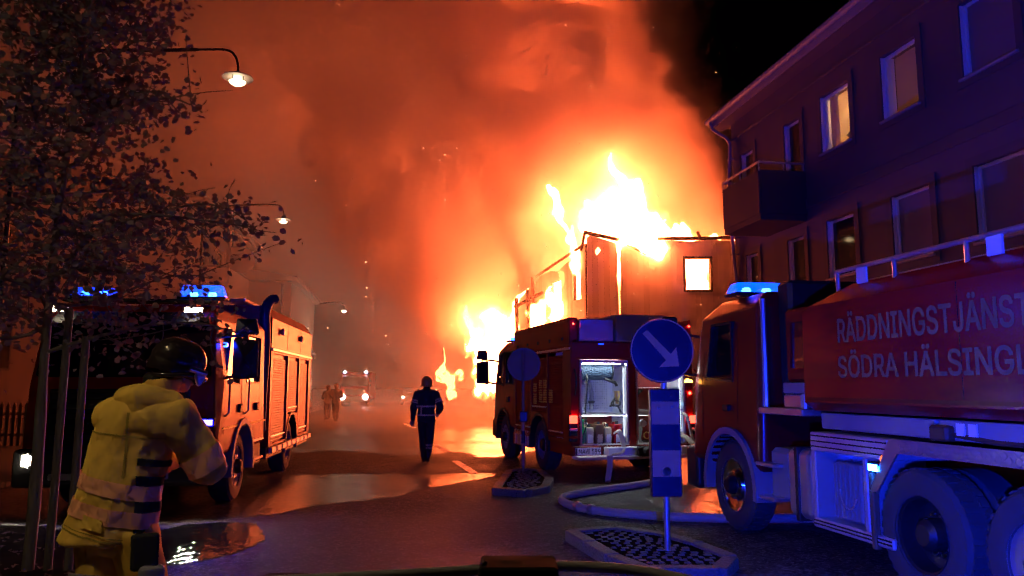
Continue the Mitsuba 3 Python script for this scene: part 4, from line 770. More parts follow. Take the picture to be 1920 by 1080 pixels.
# pump panel in the right bay
k = B.part('pump_panel', box(1.78, 2.34, .1, .14, .9, 1.6, .006), 'dark_steel')
B.part('display', box(2.14, 2.28, .092, .099, 1.30, 1.36), 'lamp_face', False, em=np.array([.15, .75, 1.0]) * .5, sw=.1, under=k)
for i in range(6): B.part('gauge', moved(lathe([(0, -.01), (.035, -.01), (.04, .01), (0, .01)], 'y'), (1.86 + .1 * i if i < 3 else 1.9 + .12 * (i - 3), .095, 1.52 if i < 3 else 1.40)), 'white_paint' if i % 2 else 'chrome', under=k)
for i in range(4): B.part('switch', box(2.12 + .045 * i, 2.145 + .045 * i, .08, .099, 1.20, 1.24), 'white_paint' if i != 1 else 'red_lens', False, under=k)
B.part('lower_panel', box(1.75, 2.34, .1, .14, .62, .89, .006), 'panel_white', under=k)
for x in (1.45, 2.2): B.part('outlet', [lathe([(0, -.06), (.03, -.06), (.065, -.06), (.07, .0), (.05, .04), (.05, .3)], 'y', (x, .15, .98 if x < 2 else .78))], 'aluminium', under=k)
B.part('outlet_pipe', tube(spline([(1.45, .3, .98), (1.48, .32, .85), (1.44, .3, .7), (1.5, .3, .6)], 20), .05, 10), 'grey_paint', under=k)
B.part('valve_wheel', tube([(1.52 + .06 * math.cos(a), .1, .76 + .06 * math.sin(a)) for a in np.linspace(0, 6.28, 18)], .01, 6), 'brass', under=k)
B.part('funnel', lathe([(.02, 0), (.03, .1), (.13, .2), (.14, .2), (.035, .09), (.03, 0)], at=(1.42, .3, 1.4)), 'black_plastic', under=k)
# roof lockers
k = B.part('roof_locker', box(.18, .84, -.02, 1.6, 2.47, 2.88, .015), 'checker_plate', label='checker plate roof locker lit blue at the left of the roof')
B.part('tread_lozenges', [moved(box(-.022, .022, -.006, 0, -.008, .008), (.24 + .066 * i + (.033 if j % 2 else 0), -.021, 2.51 + .045 * j), ry=.7 if (i + j) % 2 else -.7) for i in range(9) for j in range(8)], 'checker_plate', False, kind='stuff', under=k)
B.part('roof_locker', box(.88, 1.95, -.06, 2.0, 2.47, 2.97, .02), 'grey_paint', label='tall dark grey roof locker in the middle of the roof')
B.part('roof_side', [box(W - .42, W, -.01, 3.74, 2.47, 2.82, .03), box(.0, .16, .0, 3.74, 2.47, 2.90, .03)], 'dark_red_paint')
# lamps and plate
for x, zz in ((.02, 1.04), (W - .04, 1.02)):
    k = B.part('tail_lamp', hull([(x - .05, -.04, z) for z in (zz - .34, zz + .06)] + [(x + .06, -.04, z) for z in (zz - .34, zz + .06)], .025), 'black_plastic')
    B.part('red_lamp', hull([(x - .05, -.07, zz - .02), (x + .06, -.07, zz - .02), (x - .05, -.07, zz + .08), (x + .06, -.07, zz + .08)], .022), 'red_lens', em=RED * 9, sw=.4, under=k)
    B.part('white_lamp', hull([(x - .05, -.07, zz - .15), (x + .06, -.07, zz - .15)], .025), 'lamp_face', under=k); B.part('lower_lamp', hull([(x - .05, -.07, zz - .28), (x + .06, -.07, zz - .28)], .025), 'red_lens', under=k)
B.part('marker_lamp', moved(lathe([(0, -.03), (.025, -.02), (.03, 0)], 'y'), (W - .07, -.03, 1.53)), 'red_lens', em=RED * 16, sw=.3)
for x in (.05, W - .05): B.part('marker_lamp', moved(lathe([(0, -.03), (.018, -.02), (.02, 0)], 'y'), (x, -.03, 2.78)), 'red_lens', em=RED * 12, sw=.15)
B.part('beam_lamp', hull([(.55, -.045, 2.42), (.62, -.045, 2.42)], .016), 'blue_lens', em=BLUE * 3, sw=.1)
B.part('handrail', tube(spline([(W + .02, -.04, 1.62), (W + .06, -.09, 1.68), (W + .06, -.09, 1.9), (W + .02, -.04, 1.97)], 20), .016, 8), 'dark_red_paint'); B.part('handrail', tube(spline([(.06, -.04, 1.5), (.06, -.09, 1.56), (.06, -.09, 1.9), (.06, -.04, 1.96)], 20), .016, 8), 'black_plastic')
bm = B.part('rear_bumper', [box(.0, W, -.38, -.02, .38, .44, .012), box(.6, W - .2, -.30, -.05, .44, .58, .01)], 'panel_white')
B.part('bumper_side', box(.0, .56, -.10, -.021, .42, .60, .01), 'red_paint', under=bm)
B.part('step_edge', box(-.02, W + .02, -.41, -.382, .385, .435, .006), 'aluminium', under=bm)
B.part('tow_hitch', [box(1.12, 1.4, -.42, -.302, .42, .60, .02), moved(lathe([(0, -.14), (.07, -.12), (.08, 0)], 'y'), (1.26, -.42, .51)), tube([(1.1, -.4, .56), (1.42, -.4, .46)], .02, 6)], 'dark_steel', under=bm)
npl = B.part('number_plate', box(.035, .52, -.125, -.115, .45, .575, .004), 'white_paint', label='white registration plate reading NAW 599')
B.part('country_band', box(.037, .075, -.1275, -.1255, .453, .572), 'sign_blue', False, under=npl)
tx = text_mesh('NAW 599', 0.082, 0.002, True); B.part('lettering', moved(tx, (.092, -.1256, .471), rx=math.pi / 2, s=1.0) if tx.extents[0] < .42 else trimesh.Trimesh(moved(tx, (0, 0, 0), rx=math.pi / 2).vertices * [.41 / tx.extents[0], 1, 1] + [.092, -.1256, .471], tx.faces, process=False), 'plate_black', False, under=npl)

# --------------------------------------------------------------- the water tanker on the right
C = Thing('tanker_truck', 'dark red water tanker with lettering on its tank and blue lit wheels on the right', 'truck', (2.56, 9.28, 0), 0.179)
cw = [[(0.62, 1.74), (-.12, 1.70), (-.12, 2.42), (.42, 2.42)]]
ck = cab(C, 1.12, 1.85, .62, 2.72, W, 0.0, 'cab_paint', [(.70, 1.0, 2.5), (-.22, 1.2, 2.55)], cw, arch=.60)
mirror(C, -.2, 1.02, 1.82, h=.46, w=.2)
C.part('horn_lamp', hull([(-.1, 1.0, 1.72), (-.02, 1.0, 1.72), (-.06, 1.04, 1.74)], .02), 'amber_lens', em=AMBER * 10, sw=.15)
C.part('bumper', hull([(x, y, z) for x in (.08, W - .08) for y in (1.05, 1.3) for z in (.4, .82)], .06), 'dark_steel')
fender(C, -.03, 0.0, .60, .68, .35, 'grey_paint', under=ck); C.part('door_handle', box(-.03, .03, -.05, .1, 1.36, 1.44, .012), 'black_plastic', under=ck)
for z in (.45, .8): C.part('step', box(.0, .3, -.62, -1.0, z, z + .04, .01), 'aluminium')
beacon(C, .45, .05, 2.74, 110, .66, .5, dp=.3, hh=.16); beacon(C, W - .45, .05, 2.74, 110, .66, .3, dp=.3, hh=.16)
# space behind the cab: frame, pump cabinet with its window, hoses
C.each('frame_post', [tube([(.08, -.78, 1.42), (.08, -.78, 2.62)], .03, 8), tube([(.08, -1.55, 1.42), (.08, -1.55, 1.58)], .03, 8)], 'aluminium')
C.part('deck', box(.0, W, -1.62, -.74, 1.36, 1.43, .01), 'aluminium'); C.part('air_intake', box(.25, 1.9, -1.05, -.78, 1.43, 2.80, .04), 'black_plastic')
pk = C.part('pump_cabinet', man(box(.16, W - .16, -1.62, -1.08, 1.70, 2.46, .03)) - man(prism(sg.Polygon([(-1.58, 1.84), (-1.16, 1.84), (-1.2, 2.32), (-1.58, 2.32)]), 0, .2, 'x')), 'dark_red_paint', 30)
C.part('cabinet_window', prism([(-1.58, 1.84), (-1.16, 1.84), (-1.2, 2.32), (-1.58, 2.32)], .185, .195, 'x'), 'dark_glass', False, under=pk)
C.part('cabinet_foot', box(.1, W - .1, -1.62, -1.1, 1.58, 1.69, .01), 'grey_paint', under=pk); C.part('tool_box', box(.1, .5, -1.45, -1.1, 1.431, 1.57, .015), 'aluminium')
# tank: faceted section with a chamfered nose
tb, tt = 1.46, 2.58
sec = [(0.0, 1.50), (0.0, 2.42), (.22, 2.60), (W - .22, 2.60), (W, 2.42), (W, 1.50), (W - .1, 1.42), (.1, 1.42)]
tank = man(prism(sec, -7.2, -1.68, 'y')) ^ man(hull([(x, y, z) for x in (-.2, W + .2) for y, z in ((-1.68, 1.40), (-1.70, 2.36), (-2.25, 2.62), (-7.2, 2.62), (-7.2, 1.40))]))
tk = C.part('tank', tank, 'tank_paint', 20)
C.part('tank_band', box(-.006, .0 - .0005, -7.2, -1.72, 1.52, 1.55), 'red_paint', False, under=tk)
for i in range(9): C.part('panel_seam', box(-.003, .0, -2.6 - .58 * i - .002, -2.6 - .58 * i + .002, 1.56, 2.41), 'black_plastic', False, under=tk) if i % 3 == 2 else None
def letters(txt, z, h, y0, Lw):
    m = text_mesh(txt, h, 0.003, True); k = Lw / m.extents[0]
    V = np.array(m.vertices); return trimesh.Trimesh(np.c_[-.0015 - V[:, 2], y0 - (V[:, 0] - V[:, 0].min()) * k, z + V[:, 1]], m.faces, process=False)
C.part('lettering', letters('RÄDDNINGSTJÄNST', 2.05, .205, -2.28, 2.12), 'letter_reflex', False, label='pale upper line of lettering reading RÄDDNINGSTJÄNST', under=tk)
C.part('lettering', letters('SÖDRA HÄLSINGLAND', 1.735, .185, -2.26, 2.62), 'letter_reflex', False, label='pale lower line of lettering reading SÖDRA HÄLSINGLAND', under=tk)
rk = C.part('roof_rail', [tube([(.2, -2.0, 2.74), (.2, -7.2, 2.74)], .022, 8), tube([(W - .2, -2.0, 2.74), (W - .2, -7.2, 2.74)], .022, 8)], 'aluminium')
for i in range(7):
    for x in (.2, W - .2): C.part('rail_post', tube([(x, -2.02 - .82 * i, 2.52), (x, -2.02 - .82 * i, 2.74)], .02, 8), 'aluminium', under=rk)
for y in (-2.42, -3.95): C.part('rail_plate', box(.17, .19, y - .07, y + .07, 2.58, 2.72), 'white_paint', False, under=rk)
C.each('roof_hatch', [box(.6, 1.8, -3.6 - i * 1.6, -2.9 - i * 1.6, 2.60, 2.70, .03) for i in range(3)], 'dark_steel')
C.part('walkway', box(.3, .5, -7.0, -2.3, 2.60, 2.63), 'checker_plate')
# sub-frame, lockers, fuel tank, wheels
C.part('sub_frame', [box(.35, W - .35, -7.2, -1.7, 1.22, 1.40), box(.6, W - .6, -7.2, 1.0, .62, .9)], 'dark_steel', False)
seq(C, 'frame_panel', [box(.12, .34, -3.3, -1.75, 1.25, 1.40, .01), box(.12, .34, -4.2, -3.34, 1.25, 1.40, .01)], 'grey_paint')
C.part('battery_box', box(.12, .6, -1.15, -.72, .45, 1.0, .05), 'grey_paint')
C.part('fuel_tank', hull([(.12, y, z) for y in (-1.58, -1.3) for z in (.44, .95)] + [(.5, y, z) for y in (-1.58, -1.3) for z in (.44, .95)], .09, 16), 'aluminium'); C.part('tank_strap', [hull([(x, -1.44 + s, z) for x in (.02, .6) for s in (-.02, .02) for z in (.345, 1.045)], .012)], 'dark_steel')
lk = C.part('side_locker', [box(.02, .6, -2.86, -1.70, 1.04, 1.22, .012), box(.02, .6, -2.86, -1.70, .33, .42, .012), box(.02, .6, -1.78, -1.70, .42, 1.04, .01), box(.02, .6, -2.56, -2.50, .42, 1.04, .01), box(.4, .6, -2.5, -1.78, .42, 1.04)], 'locker_metal', False)
C.each('locker_groove', [box(.012, .0195, -2.84, -1.72, z, z + .012) for z in (1.08, 1.13, 1.18, .36, .39)], 'dark_steel', smooth=False, under=lk)
C.part('locker_box', box(.1, .4, -2.36, -1.98, .45, .96, .012), 'grey_paint', under=lk)
seq(C, 'box_rib', [box(.09, .0995, -2.34 + .07 * i, -2.32 + .07 * i, .47, .94) for i in range(6)], 'grey_paint', smooth=False, under=lk)
C.part('box_loop', tube(spline([(.085, -2.3, .66), (.07, -2.2, .56), (.07, -2.12, .6), (.085, -2.06, .72)], 16), .008, 6), 'aluminium', under=lk)
C.part('bottle', lathe([(0, 0), (.05, 0), (.05, .42), (.03, .48), (0, .48)], at=(.12, -2.44, .43)), 'grey_paint', under=lk)
C.part('corner_post', box(.0, .06, -2.66, -2.60, .30, .94, .01), 'wood', under=lk)
k = C.part('side_beacon', box(-.02, .06, -2.78, -2.62, .94, 1.02, .012), 'black_plastic')
C.part('lamp', box(-.032, -.022, -2.765, -2.655, .95, 1.005), 'lamp_face', False, em=BLUE * 120 + np.array([.5, 12, 0]), sw=.8, under=k)
C.part('glowing_side_reflector', moved(lathe([(0, -.012), (.04, -.01), (.05, .02)], 'x', sections=16), (-.002, -2.83, 1.05)), 'amber_lens', em=np.array([1, .12, .04]) * 1.2, sw=.1)  # reflector glow is put in as emission
sk = sg.Polygon([(-2.66, .80), (-2.70, .80), (-2.99, 1.16), (-7, 1.16), (-7, 1.21), (-2.95, 1.21)])
C.part('wheel_skirt', prism(sg.Polygon([(-2.65, .78), (-2.74, .78), (-3.02, 1.12), (-6.9, 1.12), (-6.9, 1.23), (-2.93, 1.23)]), -.02, .0, 'x'), 'checker_plate', False)
C.part('skirt_lozenges', [moved(box(-.006, 0, -.02, .02, -.007, .007), (-.0205, -3.06 - .042 * i, 1.145 + .033 * j), rx=.7 if (i + j) % 2 else -.7) for i in range(60) for j in range(3)], 'checker_plate', False, kind='stuff')
C.part('mudguard_top', box(.0, .5, -6.9, -2.98, 1.17, 1.21), 'dark_steel', False)
C.each('data_plate', [box(.1, .112, -3.62, -3.54, 1.29, 1.38), box(.1, .112, -3.74, -3.66, 1.29, 1.38)], 'white_paint', smooth=False); C.part('valve_block', [box(.05, .2, -3.5, -3.3, 1.24, 1.36, .02), tube([(.12, -3.4, 1.3), (.12, -3.9, 1.26), (.12, -5, 1.26)], .02, 6)], 'brown_leather')
wheel(C, .03, 0.0, .51, .3, -1, .04, rim='chrome'); wheel(C, W - .03, 0, .51, .3, 1, .04)
wheel(C, .05, -3.15, .505, .3, -1, .17, rim='dark_steel'); wheel(C, .05, -4.28, .505, .3, -1, .03, rim='aluminium')
wheel(C, W - .05, -3.15, .505, .3, 1, .17); wheel(C, W - .05, -4.28, .505, .3, 1, .05)
for y in (-3.15, -4.28): C.part('inner_tyre', lathe([(.3, .38), (.5, .4), (.505, .62), (.3, .64)], 'x', (0, y, .505), 32), 'tyre_rubber')
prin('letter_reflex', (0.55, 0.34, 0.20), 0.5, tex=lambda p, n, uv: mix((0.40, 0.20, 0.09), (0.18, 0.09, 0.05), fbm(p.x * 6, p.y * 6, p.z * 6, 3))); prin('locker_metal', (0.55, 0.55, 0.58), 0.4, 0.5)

# --------------------------------------------------------------- vehicles far down the street
D = Thing('fire_engine', 'distant fire engine facing the camera with glaring headlights beyond the two far firefighters', 'fire engine', (-11.7, 64, 0), math.pi + 0.1)
cw = [[(-0.42, 1.62), (-1.12, 1.58), (-1.12, 2.36), (-0.58, 2.36)]]
ck = cab(D, 0, 2.0, .6, 2.66, W, -1.4, 'red_paint', [(-1.3, 1.1, 2.5)], cw)
D.part('body', box(.0, W, -7, -2.1, .6, 2.9, .05), 'red_paint'); D.part('bumper', hull([(x, y, z) for x in (.1, W - .1) for y in (-.1, .12) for z in (.48, .8)], .05), 'white_paint'); D.part('grille', box(.4, W - .4, 0, .05, .95, 1.5), 'black_plastic', False)
for y in (-1.4, -5.4): wheel(D, .05, y, .49, .3, -1); wheel(D, W - .05, y, .49, .3, 1)
for x, pw in ((.3, 420), (W - .3, 200)):
    k = D.part('headlight', hull([(x + sx * .14, .11, z) for sx in (-1, 1) for z in (.7, .9)], .04), 'black_plastic'); D.part('bulb', moved(lathe([(0, .02), (.20, .015), (.23, 0), (0, 0)], 'y'), (x, .16, .8)), 'lamp_face', em=WARM * pw, sw=.8, under=k)
for x in (.35, W - .35):
    k = D.part('beacon', hull([(x - .2, -.6, 2.75), (x + .2, -.6, 2.75), (x, -.6, 2.9)], .08), 'blue_lens'); D.part('bulb', moved(lathe([(0, .02), (.10, .015), (.11, 0), (0, 0)], 'y'), (x, -.5, 2.85)), 'lamp_face', em=np.array([.6, .8, 1]) * 25, sw=.2, under=k)
D.part('indicator', moved(lathe([(0, .02), (.09, .015), (.1, 0), (0, 0)], 'y'), (W - .25, .17, 1.05)), 'amber_lens', em=AMBER * 30, sw=.2)
Ecar = Thing('parked_car', 'dark car with two small headlights beside the distant fire engine', 'car', (-8.2, 70, 0), math.pi + 0.1)
cb = hull([(x, y, z) for x in (.08, 1.72) for y, z in ((-.05, .45), (-.1, .75), (-1.1, .98), (-4.3, .95), (-4.4, .45))], .07)
Ecar.part('body', cb, 'dark_steel'); Ecar.part('cabin', hull([(x, y, z) for x in (.2, 1.6) for y, z in ((-1.1, .98), (-1.8, 1.42), (-3.4, 1.42), (-4.1, .98))], .06), 'dark_glass')
for x in (.1, 1.7):
    for y in (-.9, -3.5): Ecar.part('wheel', lathe([(0, -.1), (.3, -.1), (.32, 0), (.3, .1), (0, .1)], 'x', (x, y, .32)), 'tyre_rubber')
for x in (.25, 1.55): Ecar.part('headlight', moved(lathe([(0, .03), (.09, .02), (.1, 0), (0, 0)], 'y'), (x, .02, .72)), 'lamp_face', em=WARM * 70, sw=.3)
# ------------------------------------------------------------------ traffic signs on the islands
SG = Thing('keep_right_sign', 'round blue sign with a white arrow pointing down right above a striped marker board', 'sign', (1.5, 7.71, 0.085), 0.03)
SG.part('post', tube([(0, 0, -.1), (0, 0, 2.16)], .03, 14), 'aluminium')
dk = SG.part('sign_disc', moved(lathe([(0, -.012), (.30, -.012), (.315, -.006), (.318, .01), (.312, .016), (0, .012)], 'y', sections=56), (-.02, -.05, 1.92)), 'sign_blue', 30)
SG.part('sign_rim', moved(lathe([(.300, -.0135), (.312, -.0135), (.312, -.0125), (.300, -.0125)], 'y', sections=56), (-.02, -.05, 1.92)), 'sign_white', False, under=dk)
ar = sg.Polygon([(-.165, .195), (-.115, .215), (.1, -.02), (.155, .035), (.16, -.175), (-.04, -.17), (.035, -.09)])
ar = sg.Polygon([(-.19, .165), (-.145, .20), (.085, -.035), (.14, .03), (.165, -.155), (-.035, -.165), (.035, -.095)])
SG.part('arrow', moved(prism(ar, -.016, -.0125, 'y'), (-.02, -.05, 1.92)), 'sign_white', False, under=dk)
for z in (1.75, 2.1): SG.part('clamp', [tube([(0, 0, z - .02), (0, 0, z + .02)], .042, 12), box(-.1, .06, -.036, -.03, z - .02, z + .02)], 'aluminium')
bd_ = SG.part('marker_board', hull([(x, y, z) for x in (-.135, .135) for y in (-.035, .05) for z in (.52, 1.53)], .012), 'sign_blue', 30)
for i, (z0, z1) in enumerate(((1.20, 1.42), (.70, .95))): SG.part('pale_band', box(-.136, .136, -.0495, -.0475, z0, z1), 'sign_white', False, under=bd_)
for (x, z) in ((-.07, 1.36), (.07, 1.37), (.06, 1.47)): SG.part('bolt', lathe([(0, -.012), (.010, -.01), (.014, 0)], 'y', (x, -.05, z), 10), 'chrome', under=bd_)
SG.part('reflector', moved(lathe([(0, -.01), (.04, -.008), (.045, 0)], 'y', sections=16), (0, -.05, .75)), 'chrome', under=bd_)
S2 = Thing('keep_right_sign', 'round sign turned away on a striped post on the far island', 'sign', (0.21, 14.68, 0.05), 0.05)
S2.part('post', tube([(0, 0, -.1), (0, 0, 2.28)], .028, 12), 'sign_grey')
S2.part('sign_disc', moved(lathe([(0, -.01), (.30, -.01), (.316, -.006), (.316, .01), (0, .012)], 'y', sections=48), (.02, .05, 2.02)), 'sign_grey', 30)
for z in (1.85, 2.2): S2.part('bracket', box(-.20, .22, .028, .038, z - .012, z + .012), 'sign_grey', False)
for i, (z0, z1, mt) in enumerate(((.15, .55, 'sign_white'), (.55, .78, 'sign_blue'), (.78, .95, 'sign_white'), (.95, 1.12, 'sign_blue'))): S2.part('post_band', tube([(0, 0, z0), (0, 0, z1)], .036, 14), mt)
S2.part('post_box', box(-.07, .08, -.07, .02, .95, 1.14, .015), 'sign_blue')

# ------------------------------------------------------------------ street lamps: post on the left pavement, long arm over the road
def street_lamp(label, x, y, h, reach, L, sw, rz=0.0, deep=False):
    t = Thing('street_lamp', label, 'street lamp', (x, y, 0), rz, 'street lamps along the left pavement' if False else None)
    t.part('post', tube([(-reach, 0, 0), (-reach, 0, 1.2), (-reach, 0, 1.21), (-reach, 0, h - .35)], [.09, .09, .06, .05], 12), 'dark_steel')
    t.part('arm', tube(spline([(-reach, 0, h - .4), (-reach + .08, 0, h - .1), (-reach + .4, 0, h + .12), (-reach + 1.0, 0, h + .24), (-1.6, 0, h + .30), (-.5, 0, h + .32), (-.17, 0, h + .26), (-.03, 0, h + .05), (0, 0, h - .2)], 60), [.042] * 46 + [.028] * 14, 8), 'dark_steel')
    hd = t.part('lamp_shade', lathe([(.0, -.22), (.09, -.24), (.14, -.3), (.34, -.36), (.345, -.375), (.15, -.335), (.0, -.32)], at=(0, 0, h), sections=36), 'trim_white', 30)
    t.part('upper_bulb', lathe([(.0, -.33), (.085, -.335), (.10, -.37), (.09, -.42), (0, -.42)], at=(0, 0, h), sections=20), 'lamp_face', 30, em=WARM * np.array([1, .95, .8]) * L * .6, sw=sw * .3, under=hd)
    t.part('lamp_bowl', lathe([(.0, -.56), (.09, -.55), (.17, -.50), (.19, -.46), (.15, -.445), (0, -.445)], at=(0, 0, h), sections=28), 'lamp_face', 30, em=WARM * np.array([1, .88, .6]) * L, sw=sw, under=hd)
    if deep: t.part('deep_shade', lathe([(.245, -.38), (.25, -.78), (.255, -.78), (.25, -.38)], at=(0, 0, h), sections=32), 'dark_steel', 30, under=hd)
    t.each('stay', [tube([(.13 * math.cos(a), .13 * math.sin(a), h - .32), (.15 * math.cos(a), .15 * math.sin(a), h - .45)], .008, 5) for a in (0, 2.1, 4.2)], 'dark_steel', under=hd)
street_lamp('lit street lamp on a long arm hanging over the road at the upper left', -6.3, 17, 9.05, 5.0, 2.4, .6)
street_lamp('smaller lit street lamp above the low house farther down the road', -10.25, 34, 9.45, 3.6, 2.6, .3)
street_lamp('tiny lit street lamp farthest away in the smoke over the road', -14.6, 67, 8.6, 3.0, 120, .4)
street_lamp('unseen street lamp out of view overhead, placed to light the yellow firefighter', -3.3, 1.6, 5.9, 3.0, 72, 3.0)  # out of view above, placed to light the back of the yellow jacket

# ------------------------------------------------------------------ fire hoses
def hose(label, pts, r=.05, mat='hose_canvas', n=90, seed=0, flat=1.0):
    s = spline(pts, n); k = meshkit.fbm(np.c_[s[:, :2] * 1.2, np.zeros(n)], 2, seed) - .5
    s[:, :2] += .05 * k[:, None]
    t = Thing('fire_hose', label, 'fire hose'); t.part('hose', tube(s, r * (1 + .05 * (meshkit.fbm(np.c_[np.arange(n) * .3, np.zeros(n), np.zeros(n)], 2, seed) - .5)), 16), mat, 40)
    for q in (int(n * .42), int(n * .45)):
        t.part('coupling', tube([s[q], s[q] * .55 + s[q + 1] * .45, s[q + 1]], [r * 1.18, r * 1.32, r * 1.18], 16), 'aluminium', 30)
    return t
hose('thick pale fire hose curling round from the keep right sign to the tanker wheel', [(2.35, 13.3, .06), (1.9, 12.8, .06), (1.4, 12.35, .06), (.95, 11.85, .06), (.72, 11.4, .06), (.78, 10.85, .06), (1.1, 10.3, .06), (1.6, 9.95, .06), (2.3, 9.75, .06), (3.6, 9.72, .06), (5.2, 9.9, .06)], .055, seed=2)
hose('pale fire hose running from the rear outlet of the middle engine to the tanker', [(3.05, 14.5, .80), (3.1, 14.25, .78), (3.2, 13.95, .66), (3.3, 13.7, .42), (3.4, 13.5, .2), (3.5, 13.2, .08), (3.75, 12.7, .055), (4.3, 12.2, .055), (5.3, 11.9, .055)], .045, seed=3)
hose('second thinner hose hanging down beside the outlet hose of the middle engine', [(3.15, 14.4, 1.15), (3.17, 14.2, 1.1), (3.2, 14.1, .9), (3.25, 14.05, .6), (3.35, 14.0, .3), (3.5, 13.8, .06), (3.9, 13.6, .045), (4.6, 13.7, .045)], .03, seed=4)
# flat canvas strap of hose over the bumper of the middle engine
def ribbon(pts, w, th, n=40, ax=(1, 0, 0)):
    s = spline(pts, n); a = np.array(ax, float); t = np.gradient(s, axis=0); nn = np.cross(a, t); nn /= np.linalg.norm(nn, axis=1, keepdims=True)
    V = np.concatenate([s - a * w / 2 - nn * th / 2, s + a * w / 2 - nn * th / 2, s + a * w / 2 + nn * th / 2, s - a * w / 2 + nn * th / 2]); f = []
    for i in range(n - 1):
        for q in range(4):
            A, Bq = q * n + i, ((q + 1) % 4) * n + i; f += [[A, Bq, Bq + 1], [A, Bq + 1, A + 1]]
    f += [[0, n, 2 * n], [0, 2 * n, 3 * n], [n - 1, 3 * n - 1, 2 * n - 1], [n - 1, 4 * n - 1, 3 * n - 1]]
    return trimesh.Trimesh(V, f, process=False)
FHB = Thing('canvas_hose', 'flat pale canvas hose hanging over the rear bumper of the middle engine', 'hose', (1.05, 14.0, 0), 0.27)
FHB.part('upper_loop', ribbon([(.84, -.03, .82), (.86, -.12, .86), (.90, -.2, .72), (.86, -.32, .52), (.74, -.40, .48), (.62, -.43, .47), (.55, -.445, .44)], .085, .025, ax=(.9, 0, .42)), 'hose_canvas', 60)
FHB.part('hanging_end', ribbon([(.55, -.445, .46), (.55, -.46, .36), (.53, -.47, .22), (.50, -.48, .08), (.49, -.49, .03)], .10, .025), 'hose_canvas', 60); FHB.part('coupling', tube([(.45, -.49, .035), (.53, -.49, .035)], .025, 8), 'aluminium')

# ------------------------------------------------------------------ tree with its stakes on the planting bed at the left
def leaf_mesh(n, R):
    """n leaves at the origin as unit meshes: five-cornered, folded along the middle."""
    return None
LEAFV = np.array([[0, 0, 0], [.34, -.36, .10], [.75, -.33, .06], [1.0, 0, -.06], [.75, .33, .06], [.34, .36, .10], [.5, 0, 0]])
LEAFF = np.array([[0, 1, 6], [1, 2, 6], [2, 3, 6], [3, 4, 6], [4, 5, 6], [5, 0, 6]])
def rot_frames(R, n, droop=0.35):
    d = R.normal(size=(n, 3)); d[:, 2] = d[:, 2] * .5 - droop; d /= np.linalg.norm(d, axis=1, keepdims=True)
    u = R.normal(size=(n, 3)); u -= d * (u * d).sum(1)[:, None]; u /= np.linalg.norm(u, axis=1, keepdims=True)
    return np.stack([d, u, np.cross(d, u)], -1)
def broadleaf(label, x, y, h, R, branches, size=.06, n_leaf=9000, trunk=.055, n_parts=290, leafmat='leaf'):
    t = Thing('tree', label, 'tree', (x, y, 0))
    tr = spline([(0, 0, -.1), (.02, .0, h * .2), (.0, .03, h * .4), (.08, 0, h * .6), (.14, .05, h * .8), (.2, 0, h)], 30)
    t.part('trunk', tube(tr, np.linspace(trunk, .012, 30) * (1 + .06 * R.normal(size=30)), 10), 'bark', 60)
    tips = []
    for i, (z, a, L, up) in enumerate(branches):
        b0 = np.array([np.interp(z, tr[:, 2], tr[:, k]) for k in range(3)])
        dx = np.array([math.cos(a), math.sin(a), 0]); p = [b0, b0 + dx * L * .35 + [0, 0, up * L * .45], b0 + dx * L * .7 + [0, 0, up * L * .7], b0 + dx * L + [0, 0, up * L * .75 - .06 * L]]
        s = spline(np.array(p) + np.r_[np.zeros((1, 3)), R.normal(scale=.05 * L, size=(3, 3))], 14)
        t.part('branch', tube(s, np.linspace(trunk * .38, .005, 14), 6), 'bark', 60)
        for q in range(3, 14):
            tips.append((s[q], .10 + .22 * math.sin(q / 14 * 3.0) * min(L, 1.3), 1))
        for q in (4, 6, 8, 10, 12):
            for _ in range(2):
                e = s[q] + R.normal(size=3) * np.array([.3, .3, .22]) * min(1.2, L); g = spline([s[q], (s[q] + e) / 2 + R.normal(size=3) * .03, e], 6)
                t.part('twig', tube(g, np.linspace(.007, .003, 6), 5), 'bark', 60)
                tips += [(g[3], .10, .8), (e, .15, 1.2)]
    w = np.array([q[2] * q[1] for q in tips]); w /= w.sum(); idx = R.choice(len(tips), n_leaf, p=w)
    C = np.array([tips[i][0] for i in idx]); r = np.array([tips[i][1] for i in idx])
    pos = C + R.normal(size=(n_leaf, 3)) * r[:, None] * np.array([.62, .62, .55])
    pos = np.where((((pos[:, 0] > 1.2) & (pos[:, 2] > 3.5)) | (pos[:, 0] > 1.95))[:, None], pos * [.35, 1, 1], pos)
    Fm = rot_frames(R, n_leaf); sc = size * R.uniform(.65, 1.3, n_leaf)
    V = pos[:, None] + np.einsum('nij,kj->nki', Fm, LEAFV) * sc[:, None, None]
    near = np.argsort(((pos + [x, y, 0] - [0, 0, 1.65]) ** 2).sum(1) / sc ** 2)
    for q, i in enumerate(near[:n_parts]): t.part('leaf', trimesh.Trimesh(V[i], LEAFF, process=False), leafmat if q % 3 else leafmat + '_red', False)
    rest = near[n_parts:]
    for k, mt in ((0, leafmat), (1, leafmat + '_red')):
        g = rest[(R.random(len(rest)) < .3) == bool(k)]
        f = (LEAFF[None] + (np.arange(len(g)) * 7)[:, None, None]).reshape(-1, 3)
        t.part('leaves', trimesh.Trimesh(V[g].reshape(-1, 3), f, process=False), mt, False, kind='stuff')
    return t
prin('bark', (0.13, 0.11, 0.10), 0.8, bump=lambda p, n, uv: fbm(p.x * 30, p.y * 30, p.z * 8, 3), scale=0.01)
for k_, c_ in (('leaf', (0.15, 0.125, 0.12)), ('leaf_red', (0.2, 0.11, 0.10))):
    scene[k_] = {'type': 'principledthin', 'base_color': {'type': 'rgb', 'value': list(c_)}, 'roughness': 0.38, 'diff_trans': 0.25, 'spec_trans': 0.0, 'eta': 1.45}
R_ = np.random.default_rng(21)
